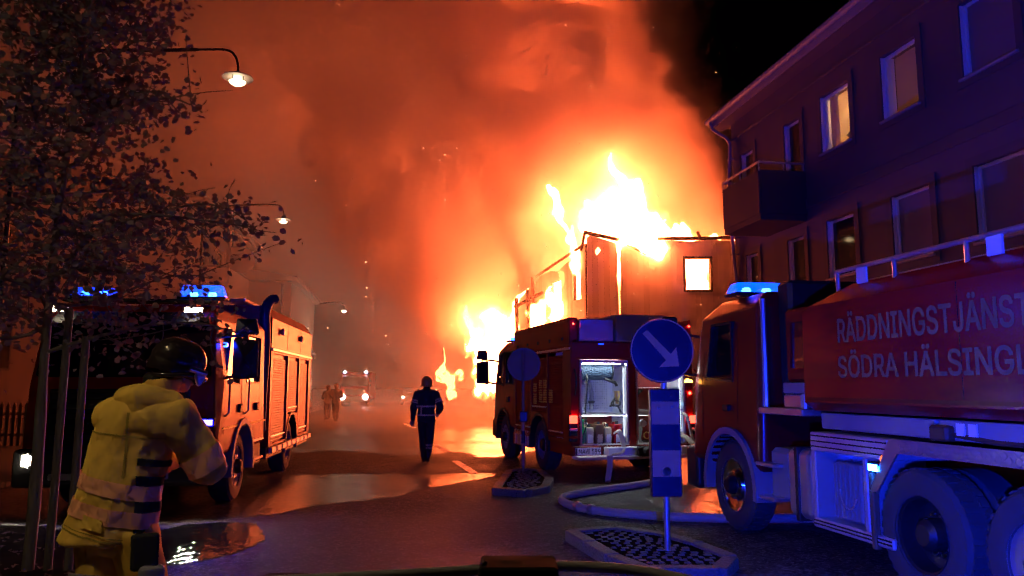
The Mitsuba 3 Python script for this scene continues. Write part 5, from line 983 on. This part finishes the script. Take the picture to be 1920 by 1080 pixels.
br = []
for i in range(40):
    z = 1.95 + 4.6 * (i / 39) ** .9; L = .70 * (2.05 - .22 * (z - 2.0)) * R_.uniform(.75, 1.12) if z < 4 else max(.35, .95 - .2 * (z - 4)) * R_.uniform(.7, 1.1)
    br.append((z, i * 2.4 + R_.uniform(-.35, .35), L, R_.uniform(.1, .4) if z < 3.6 else R_.uniform(.35, .8)))
br += [(3.0, -.1, 1.75, .12), (3.2, .35, 1.7, .15), (2.6, -.6, 1.2, .1), (4.0, .3, 1.1, .5), (3.2, -2.9, 1.7, .2), (2.2, -2.6, 1.6, .15)]
broadleaf('young broadleaf tree tied to stakes at the left beside the yellow firefighter', -4.22, 6.98, 6.3, R_, br, .066, 15000)
def litter():
    R = np.random.default_rng(9); n = 420; P = np.c_[R.uniform(-6.5, -2.9, n), R.uniform(5.2, 9.0, n), np.full(n, .082)]
    bed = sg.Polygon([(-8.3, 2), (-2.8, 2), (-2.95, 6.2), (-3.4, 6.95), (-4.0, 7.4), (-4.4, 8.3), (-5.0, 8.9), (-8.3, 9.0)]); P = P[[bed.contains(sg.Point(p[0], p[1])) for p in P]]
    a = R.uniform(0, 6.28, len(P)); sc = R.uniform(.04, .075, len(P)); V = LEAFV[None] * sc[:, None, None]
    V = np.stack([V[..., 0] * np.cos(a)[:, None] - V[..., 1] * np.sin(a)[:, None], V[..., 0] * np.sin(a)[:, None] + V[..., 1] * np.cos(a)[:, None], V[..., 2] * 1.6 + R.uniform(0, .012, V.shape[:2])], -1) + P[:, None]
    single('fallen_leaves', 'dry fallen leaves scattered on the dark planting bed around the tree', 'leaves', trimesh.Trimesh(V.reshape(-1, 3), (LEAFF[None] + 7 * np.arange(len(P))[:, None, None]).reshape(-1, 3), process=False), 'leaf_red', False, kind='stuff')
litter()
def stake(label, x, y, h, lean):
    return single('tree_stake', label, 'stake', tube([(x, y, -.1), (x + lean, y, h)], [.036, .033], 12), 'stake_wood', 30)
prin('stake_wood', (0.10, 0.085, 0.08), 0.7, bump=lambda p, n, uv: fbm(p.x * 40, p.y * 40, p.z * 4, 3), scale=0.004)
stake('tall bluish stake just right of the tree trunk', -4.04, 6.98, 2.35, .03); stake('tree stake nearest the yellow firefighter, right of the other one', -3.86, 6.98, 2.1, .015)

# ------------------------------------------------------------------ bar in front of the vehicle the picture is taken from
BB = Thing('bull_bar', 'dark vehicle front bar with black lamp brackets along the bottom edge', 'bull bar', (0, 0, 0))
BB.part('tube', tube(spline([(-.62, 1.12, 1.384), (-.47, 1.19, 1.360), (-.3, 1.24, 1.356), (-.1, 1.26, 1.362), (.09, 1.27, 1.368), (.2, 1.255, 1.364), (.29, 1.22, 1.353), (.45, 1.1, 1.315)], 50), .0085, 12), 'grey_paint')
BB.part('bracket', hull([(x, y, z) for x in (-.045, .065) for y in (1.22, 1.30) for z in (1.30, 1.372)], .006), 'charred'); BB.part('knob', hull([(-.046, 1.235, 1.372), (-.042, 1.235, 1.381)], .004), 'black_plastic')
BB.part('bracket', hull([(x, y, z) for x in (-.38, -.32) for y in (1.16, 1.26) for z in (1.335, 1.348)] + [(-.28, 1.24, 1.34)], .012), 'charred'); bk_ = BB.part('unseen_corner_beacon', moved(box(-.07, .07, -.06, .0, -.03, .03, .01), (.52, 1.27, 1.02), rz=-1.1), 'black_plastic'); BB.part('lamp', moved(([[-.055, .002, -.02], [-.055, .002, .02], [.055, .002, .02], [.055, .002, -.02]], [[0, 1, 2], [0, 2, 3]]), (.52, 1.27, 1.02), rz=-1.1), 'lamp_face', False, em=BLUE * 27000, sw=3.0, under=bk_)  # corner beacon is out of view below, placed to light the tanker blue
BB.part('cowl', hull([(x, y, z) for x in (-.8, .35) for y, z in ((.75, 1.16), (1.18, 1.12), (1.22, 1.0), (.75, .95))], .04), 'black_plastic')
# ------------------------------------------------------------------ people
def blob(bones, edge, it=12, lam=.5):
    """Bones ((p, r), (q, r)) as hulls of spheres, joined, refined and smoothed into one surface."""
    ms = [manifold3d.Manifold(manifold3d.Mesh(np.asarray(h.vertices, np.float32), np.asarray(h.faces, np.uint32))) for h in (bone_hull(*b) for b in bones)]
    m = manifold3d.Manifold.batch_boolean(ms, manifold3d.OpType.Add).refine_to_length(edge)
    q = tm(m); q.merge_vertices(); trimesh.smoothing.filter_taubin(q, lamb=lam, nu=lam + .03, iterations=it)
    return q
ICO = trimesh.creation.icosphere(subdivisions=2).vertices
def bone_hull(a, b, *more):
    pts = [np.array(p) + ICO * (np.array(r) if not np.isscalar(r) else r) for p, r in (a, b) + more]
    return trimesh.convex.convex_hull(np.concatenate(pts))
def folds(m, amp, freq, seed, dirv=(1, 1, .5), warp=1.0):
    """Cloth folds: the surface moved along its normals by stretched noise."""
    v = np.array(m.vertices); n = np.array(m.vertex_normals); p = v * np.array(dirv) * freq
    k = 1 - np.abs(2 * meshkit.fbm(p + warp * (meshkit.fbm(v * 3.0, 2, seed + 5)[:, None] - .5), 3, seed) - 1)
    return trimesh.Trimesh(v + n * (amp * (k - .72))[:, None], m.faces, process=False)
def band(m, planes, off=.006):
    """The strip of a garment between planes ((point, normal) keep the side the normal points to), lifted off it as a sewn-on band."""
    q = trimesh.Trimesh(np.array(m.vertices) + np.array(m.vertex_normals) * off, m.faces, process=False)
    for o, nrm in planes: q = q.slice_plane(o, nrm)
    return q
def hand(t, w, d, side, mat, s=1.0, curl=.6, under=None):
    """A hand at the wrist w pointing along d: palm, four curled fingers, thumb from the side of the palm."""
    d = np.array(d, float) / np.linalg.norm(d); u = np.cross(d, [0, 0, 1.0]); u /= np.linalg.norm(u) + 1e-9; n = np.cross(u, d); w = np.array(w, float)
    P = lambda a, b, c: w + s * (d * a + u * b * side + n * c)
    bones = [((P(0, 0, 0), .028 * s), (P(.035, -.022, 0), .02 * s), (P(.08, -.028, 0), .016 * s), (P(.085, .03, 0), .016 * s), (P(.035, .024, 0), .02 * s))]
    for i, (b, L) in enumerate(((-.03, .075), (-.010, .085), (.012, .08), (.032, .062))):
        c1, c2 = curl, curl * 1.9; a = P(.085, b, 0); e = a + s * L * .5 * (d * math.cos(c1) - n * math.sin(c1)); g = e + s * L * .5 * (d * math.cos(c2) - n * math.sin(c2))
        bones += [((a, .0105 * s), (e, .0095 * s)), ((e, .0095 * s), (g, .008 * s))]
    a = P(.03, -.028, 0); e = P(.062, -.055, -.012); g = P(.088, -.052, -.028)
    bones += [((a, .015 * s), (e, .0115 * s)), ((e, .0115 * s), (g, .0095 * s))]
    return bones
prin('seam_thread', (0.42, 0.27, 0.04), 0.8)
prin('skin', (0.42, 0.25, 0.18), 0.5)
prin('jacket_yellow', (0.60, 0.42, 0.055), 0.75, tex=lambda p, n, uv: mix((0.86, 0.54, 0.09), (0.58, 0.33, 0.06), smoothstep(0.45, 0.8, fbm(p.x * 7, p.y * 7, p.z * 7, 4))), bump=lambda p, n, uv: noise(p.x * 260, p.y * 260, p.z * 260), scale=0.0012)
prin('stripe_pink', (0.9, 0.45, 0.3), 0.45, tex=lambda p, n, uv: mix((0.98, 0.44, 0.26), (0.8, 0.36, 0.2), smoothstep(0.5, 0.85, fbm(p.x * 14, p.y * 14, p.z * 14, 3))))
prin('cloth_black', (0.010, 0.010, 0.011), 0.8)
prin('cloth_navy', (0.016, 0.018, 0.045), 0.8)
prin('stripe_pale', (0.62, 0.55, 0.40), 0.5)
prin('helmet_dark', (0.02, 0.012, 0.014), 0.14, coat=0.8)
prin('helmet_gold', (0.45, 0.27, 0.06), 0.3, coat=0.4)
prin('boot_black', (0.015, 0.014, 0.013), 0.5)

def head(c, fwd, s=1.0):
    """Bones of a head with nose, brow, jaw and ears; c is the centre, fwd where it looks."""
    f = np.array(fwd, float) / np.linalg.norm(fwd); u = np.array([0, 0, 1.0]); l = np.cross(u, f); l /= np.linalg.norm(l); u = np.cross(f, l); c = np.array(c, float)
    P = lambda a, b, e: c + s * (f * a + l * b + u * e)
    return [((P(-.02, 0, .03), .088 * s), (P(.01, 0, .02), .082 * s)), ((P(.02, 0, -.02), .07 * s), (P(.055, 0, -.085), .032 * s), (P(.03, .04, -.06), .03 * s), (P(.03, -.04, -.06), .03 * s)),
            ((P(.085, 0, .01), .012 * s), (P(.112, 0, -.028), .014 * s), (P(.09, 0, -.03), .016 * s)), ((P(.078, .032, .03), .014 * s), (P(.078, -.032, .03), .014 * s)), ((P(.088, .018, -.062), .010 * s), (P(.088, -.018, -.062), .010 * s)),
            ((P(-.005, .085, .0), .016 * s), (P(.0, .082, -.035), .011 * s)), ((P(-.005, -.085, .0), .016 * s), (P(.0, -.082, -.035), .011 * s)), ((P(-.025, 0, -.05), .06 * s), (P(-.045, 0, -.16), .058 * s))]

# --- the firefighter in yellow at the front left: seen from behind, turned to the right, leaning over what he holds
def yellow_firefighter():
    t = Thing('firefighter', 'firefighter in a yellow jacket with pink reflective bands seen from behind at the front left', 'person', (-1.93, 4.05, 0), 0)
    H = np.array; hip = H([-.07, 0, .95]); chest = H([.01, .02, 1.40]); neck = H([.08, .05, 1.61]); hd = H([.145, .10, 1.745])
    ls, rs = H([-.15, .06, 1.49]), H([.20, -.01, 1.49])
    re, rw = H([.335, .09, 1.235]), H([.13, .40, 1.27]); le, lw = H([-.16, .26, 1.24]), H([.03, .46, 1.25])
    legs = {}
    bones = head(hd, (.75, .65, -.22)) + [((neck, .062), (hd - H([.03, .02, .1]), .06))]
    bones += [((chest, (.15, .11, .16)), (hip, (.15, .11, .1))), ((ls, .06), (chest, .12)), ((rs, .06), (chest, .12)), ((ls, .055), (le, .042)), ((le, .042), (lw, .03)), ((rs, .055), (re, .042)), ((re, .042), (rw, .03))]
    for sx, k, a in ((-.10, H([-.13, .02, .5]), H([-.14, -.02, .09])), (.08, H([.10, .06, .5]), H([.10, .02, .09]))):
        h = hip + H([sx, 0, -.02]); bones += [((h, .085), (k, .058)), ((k, .058), (a, .04)), ((a, .04), (a + H([.05, .14, -.04]), .035))]; legs[sx] = (h, k, a)
    bones += hand(t, rw, rw - re, 1, 'skin') + hand(t, lw, lw - le, -1, 'skin')
    t.part('body', blob(bones, .014, 8), 'skin', True)
    # jacket
    jb = [((chest + H([-.02, .0, .06]), (.195, .135, .14)), (hip + H([-.01, 0, .16]), (.20, .15, .1))), ((hip + H([-.01, 0, .18]), (.20, .15, .06)), (hip + H([-.055, 0, -.06]), (.226, .17, .025))),
          ((ls, .10), (chest + H([0, 0, .08]), .15), (rs, .10)), ((chest + H([.02, .02, .14]), (.14, .11, .08)), (neck + H([0, 0, -.03]), (.085, .085, .06))),
          ((ls, .098), (le, .082)), ((le, .082), (lw - H([.03, .02, 0]), .062)), ((rs, .10), (re, .088)), ((re, .088), (rw - H([0, .03, 0]), .064))]
    J = folds(folds(blob(jb, .013, 14), .040, 4.6, 3, (1.25, 1.25, .45)), .020, 10, 8, (1, 1, .7)); J.fix_normals()
    J = trimesh.Trimesh(J.vertices, J.faces, process=False)
    jk = t.part('jacket', J, 'jacket_yellow', True)
    # torso-only surface for the bands, so that sleeves are not striped by the waist planes
    sl = H([.27, -.05, 0])
    def torso(planes, off, mat, name, label=None):
        q = band(J, planes, off)
        if len(q.faces):
            parts = q.split(only_watertight=False); 
            t.part(name, q, mat, True, label=label, under=jk)
    tilt = H([.22, 0, 1.0]); tilt = tilt / np.linalg.norm(tilt)
    for z0, z1 in ((1.10, 1.175), (.965, 1.045)):
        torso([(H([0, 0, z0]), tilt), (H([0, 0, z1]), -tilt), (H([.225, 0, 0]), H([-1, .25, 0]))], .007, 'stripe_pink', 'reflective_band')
    for z0, z1 in ((1.035, 1.21), (.80, .935)):
        pass
    right = [(H([.045, 0, 0]), H([1, .15, 0])), (H([.235, 0, 0]), H([-1, .25, 0])), (H([0, .06, 0]), H([0, -1, 0]))]
    for z0, z1 in ((.85, 1.225), (1.275, 1.31)):
        torso([(H([0, 0, z0]), tilt), (H([0, 0, z1]), -tilt)] + right, .0065, 'cloth_black', 'black_panel')
    dr_ = (rw - re) / np.linalg.norm(rw - re); da = (re - rs) / np.linalg.norm(re - rs)
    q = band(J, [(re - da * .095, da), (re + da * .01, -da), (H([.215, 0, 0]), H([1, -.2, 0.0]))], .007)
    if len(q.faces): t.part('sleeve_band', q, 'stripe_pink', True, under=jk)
    # seams: down the middle of the back, across the shoulders, round the hem
    for pl in ([(H([-.012, 0, 0]), H([1., .1, 0])), (H([.0, 0, 0]), H([-1., -.1, 0])), (H([0, .0, 0]), H([0, -1., 0])), (H([0, 0, 1.2]), H([0, 0, 1.])), (H([0, 0, 1.52]), H([0, 0, -1.]))],
               [(H([0, 0, 1.40]), H([.1, 0, 1.])), (H([0, 0, 1.408]), H([-.1, 0, -1.])), (H([0, .0, 0]), H([0, -1., 0])), (H([.2, 0, 0]), H([-1., .2, 0]))],
               [(H([0, 0, .885]), tilt), (H([0, 0, .893]), -tilt)], [(H([0, 0, .905]), tilt), (H([0, 0, .909]), -tilt)]):
        torso(pl, .004, 'seam_thread', 'seam')
    t.part('pocket_flap', band(J, [(H([0, 0, .93]), tilt), (H([0, 0, .99]), -tilt), (H([-.17, 0, 0]), H([1., 0, 0])), (H([-.06, 0, 0]), H([-1., 0, 0])), (H([0, -.02, 0]), H([0, -1., 0]))], .012), 'jacket_yellow', True, under=jk)
    # hood rolled behind the collar, collar
    hb = [((neck + H([-.15, -.05, -.02]), .06), (neck + H([-.04, -.115, -.015]), .072)), ((neck + H([-.04, -.115, -.015]), .072), (neck + H([.10, -.07, -.04]), .056)), ((neck + H([-.15, -.05, -.02]), .06), (neck + H([-.10, .05, .0]), .05)), ((neck + H([-.04, -.12, -.05]), .06), (neck + H([-.03, -.115, -.10]), .05))]
    t.part('hood', folds(blob(hb, .012, 8), .014, 9, 4), 'jacket_yellow', True, under=jk)
    cb_ = [((neck + H([-.03, -.02, -.04]), (.105, .10, .03)), (neck + H([.02, -.005, .075]), (.092, .09, .012)))]
    t.part('collar', folds(blob(cb_, .012, 6), .01, 8, 6), 'jacket_yellow', True, under=jk)
    # trousers, boots
    tb_ = [((hip + H([-.02, 0, .02]), (.185, .14, .08)), (hip + H([-.02, 0, -.08]), (.19, .14, .07)))]
    for sx, (h, k, a) in legs.items(): tb_ += [((h + H([0, 0, -.02]), (.115, .13, .1)), (k, .098)), ((k, .098), (a + H([0, 0, .06]), .088))]
    Tm = folds(folds(blob(tb_, .016, 10), .02, 5, 13, (1, 1, .6)), .007, 12, 14)
    tk_ = t.part('trousers', Tm, 'jacket_yellow', True)
    for sx, (h, k, a) in legs.items():
        t.part('boot', blob([((a + H([0, -.03, .12]), .075), (a + H([0, -.03, -.03]), .06)), ((a + H([0, -.05, -.04]), .05), (a + H([.06, .17, -.05]), .045))], .02, 6), 'boot_black', True)
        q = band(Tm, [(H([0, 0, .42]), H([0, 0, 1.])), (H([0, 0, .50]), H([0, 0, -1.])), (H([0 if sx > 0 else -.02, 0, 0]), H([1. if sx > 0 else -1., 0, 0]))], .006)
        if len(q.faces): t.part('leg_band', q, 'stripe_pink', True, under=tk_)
    # things on his hip
    t.part('hip_pouch', hull([(.10, -.16, .78), (.18, -.13, .78), (.10, -.17, .92), (.18, -.13, .92), (.14, -.1, .85)], .02), 'cloth_black', 40)
    t.part('glove_bundle', hull([(.15, -.15, .60), (.19, -.11, .62), (.15, -.16, .76), (.2, -.12, .76)], .03), 'grey_paint', 40)
    # helmet with brim, crest and neck cloth
    f = H([.75, .65, -.16]); f /= np.linalg.norm(f); l = np.cross([0, 0, 1.0], f); l /= np.linalg.norm(l); u = np.cross(f, l)
    P = lambda a, b, c: hd + f * a + l * b + u * c
    he = [((P(-.03, 0, .05), .116), (P(.03, 0, .045), .112)), ((P(-.045, .0, .0), .112), (P(.03, 0, .01), .109))]
    Hm = blob(he, .012, 6); Hm = Hm.slice_plane(P(0, 0, -.045), u + .18 * f)
    hk = t.part('helmet', Hm, 'helmet_dark', True)
    th = np.linspace(0, 2 * math.pi, 60); brim = np.array([P(.01 + (.140 if math.cos(q) > 0 else .148) * math.cos(q), .122 * math.sin(q), -.035 - .02 * math.cos(q) * (math.cos(q) < 0) * -1) for q in th])
    t.part('brim', tube(brim, .012, 8), 'helmet_dark', 60, under=hk)
    t.part('crest', blob([((P(-.12, 0, .09), .018), (P(0, 0, .16), .018)), ((P(0, 0, .16), .018), (P(.11, 0, .09), .018))], .012, 4), 'helmet_dark', True, under=hk)
    t.part('side_lamp', tube([P(.02, -.133, .0), P(.11, -.133, -.01)], .015, 10), 'chrome', 40, under=hk)
    t.part('visor_hinge', hull([P(.06, -.135, -.03), P(.10, -.125, -.03), P(.08, -.13, -.07)], .012), 'chrome', 40, under=hk)
    t.part('neck_cloth', blob([((P(-.085, 0, -.06), (.075, .075, .03)), (P(-.07, 0, -.12), (.08, .08, .03)))], .014, 4), 'cloth_black', True, under=hk)
    return t
yellow_firefighter()

def walker(label, loc, rz, s=1.0, swing=1.0, jm='cloth_navy', helmet='helmet_gold', edge=.02, bands=True, arm=.0, simple=False):
    """A walking firefighter seen from behind (local y is where he goes)."""
    t = Thing('firefighter', label, 'person', loc, rz)
    H = lambda x, y, z: np.array([x, y, z]) * s
    hip = H(0, 0, .96); chest = H(0, .03, 1.32); neck = H(0, .05, 1.52); hd = H(0, .08, 1.66)
    ls, rs = H(-.19, .03, 1.43), H(.19, .03, 1.43)
    le, lw = H(-.27, -.04 * swing, 1.14), H(-.29, .04, .90); re, rw = H(.30, -.07 * swing, 1.16), H(.24, .16, 1.06)
    if arm: lw, rw, le, re = H(-.05, .42, 1.1), H(.1, .45, 1.15), H(-.26, .15, 1.15), H(.28, .15, 1.18)
    lg = ((-.09, H(-.08, .20 * swing, .52), H(-.05, .22 * swing, .09), 0), (.09, H(.07, .05 * swing, .50), H(.04, -.10 * swing, .14), 1))
    b = head(hd, (0, 1, -.1), s) + [((neck, .06 * s), (hd - H(0, .02, .1), .06 * s)), ((chest, (.15 * s, .1 * s, .15 * s)), (hip, (.14 * s, .1 * s, .1 * s))), ((ls, .055 * s), (chest, .1 * s)), ((rs, .055 * s), (chest, .1 * s)),
                                     ((ls, .05 * s), (le, .04 * s)), ((le, .04 * s), (lw, .03 * s)), ((rs, .05 * s), (re, .04 * s)), ((re, .04 * s), (rw, .03 * s))]
    for sx, k, a, up in lg: b += [((hip + H(sx, 0, -.03), .08 * s), (k, .055 * s)), ((k, .055 * s), (a, .04 * s)), ((a, .04 * s), (a + H(0, .13, -.05 if not up else -.09), .03 * s))]
    if not simple: b += hand(t, lw, lw - le, 1, 'skin', s, .8) + hand(t, rw, rw - re, -1, 'skin', s, .8)
    t.part('body', blob(b, edge * (.7 if not simple else 1.2), 6), 'skin', True)
    jb = [((chest + H(0, 0, .05), (.19 * s, .14 * s, .13 * s)), (hip + H(0, 0, .15), (.175 * s, .135 * s, .1 * s))), ((hip + H(0, 0, .16), (.175 * s, .135 * s, .05 * s)), (hip + H(0, 0, -.10), (.19 * s, .15 * s, .025 * s))), ((ls, .085 * s), (chest + H(0, 0, .1), .13 * s), (rs, .085 * s)), ((chest + H(0, .01, .12), .1 * s), (neck, (.075 * s, .075 * s, .05 * s))),
          ((ls, .085 * s), (le, .07 * s)), ((le, .07 * s), (lw - (lw - le) * .12, .055 * s)), ((rs, .085 * s), (re, .07 * s)), ((re, .07 * s), (rw - (rw - re) * .12, .055 * s))]
    J = folds(blob(jb, edge, 8), .034 * s, 5, 31, (1.2, 1.2, .6))
    jk = t.part('jacket', J, jm, True)
    tb_ = [((hip, (.165 * s, .125 * s, .07 * s)), (hip + H(0, 0, -.08), (.165 * s, .125 * s, .06 * s)))]
    for sx, k, a, up in lg: tb_ += [((hip + H(sx, 0, -.06), (.10 * s, .11 * s, .1 * s)), (k, .082 * s)), ((k, .082 * s), (a + H(0, 0, .07), .075 * s))]
    Tm = folds(blob(tb_, edge, 8), .03 * s, 6, 33, (1, 1, .7)); tk_ = t.part('trousers', Tm, jm, True)
    for sx, k, a, up in lg: t.part('boot', blob([((a + H(0, -.01, .12), .065 * s), (a + H(0, -.01, -.02), .055 * s)), ((a + H(0, -.04, -.04), .042 * s), (a + H(0, .17, -.05 if not up else -.09), .038 * s))], edge, 5), 'boot_black', True)
    if bands:
        up_ = np.array([0, 0, 1.])
        for z0, z1 in ((1.17, 1.205), (.985, 1.02)):
            q = band(J, [(H(0, 0, z0), up_), (H(0, 0, z1), -up_), (H(-.215, 0, 0), np.array([1., 0, 0])), (H(.215, 0, 0), np.array([-1., 0, 0]))], .006)
            if len(q.faces): t.part('reflective_band', q, 'stripe_pale', True, under=jk)
        q = band(J, [(H(0, 0, 1.02), up_), (H(0, 0, 1.17), -up_), (H(-.12, 0, 0), np.array([1., 0, 0])), (H(-.085, 0, 0), np.array([-1., 0, 0])), (H(0, -.03, 0), np.array([0, -1., 0]))], .006)
        if len(q.faces): t.part('reflective_band', q, 'stripe_pale', True, under=jk)
        for (A, Bq) in ((ls, le), (rs, re)):
            d = (Bq - A) / np.linalg.norm(Bq - A); sx = np.sign(A[0])
            for o in (.42, .56):
                q = band(J, [(A + (Bq - A) * o, d), (A + (Bq - A) * (o + .09), -d), (np.array([sx * .185 * s, 0, 0]), np.array([sx, 0, 0.]))], .006)
                if len(q.faces): t.part('sleeve_band', q, 'stripe_pale', True, under=jk)
        for sx, k, a, up in lg[1:]:
            for o in (.16, .22):
                q = band(Tm, [(a + H(0, 0, o), up_), (a + H(0, 0, o + .035), -up_), (H(.0, 0, 0), np.array([1., 0, 0]))], .006)
                if len(q.faces): t.part('leg_band', q, 'stripe_pale', True, under=tk_)
    he = blob([((hd + H(0, -.03, .05), .122 * s), (hd + H(0, .02, .05), .118 * s)), ((hd + H(0, -.04, -.01), .118 * s), (hd + H(0, .02, .0), .112 * s))], edge * .7, 5).slice_plane(hd + H(0, 0, -.05), [0, .15, 1])
    hk = t.part('helmet', he, helmet, True)
    th = np.linspace(0, 2 * math.pi, 36); t.part('brim', tube([hd + H(.13 * math.cos(q), .145 * math.sin(q) - .005, -.045) for q in th], .012 * s, 6), helmet, 60, under=hk)
    t.part('neck_cloth', blob([((hd + H(0, -.06, -.07), .075 * s), (hd + H(0, -.06, -.14), .085 * s))], edge, 4), 'cloth_black', True, under=hk)
    return t
walker('firefighter in dark uniform with pale bands walking away down the middle of the road', (-1.88, 17.2, 0), 0.05, 1.03, 1.0, edge=.022)
walker('distant firefighter standing in the bright spray left of the headlights', (-8.55, 38.0, 0), 0.3, 1.0, .5, edge=.05, bands=False, arm=1, simple=True, helmet='helmet_dark')
walker('smaller distant firefighter with a hose, leftmost in the spray', (-9.3, 39.5, 0), 0.5, .95, .7, edge=.05, bands=False, arm=1, simple=True, helmet='helmet_dark')
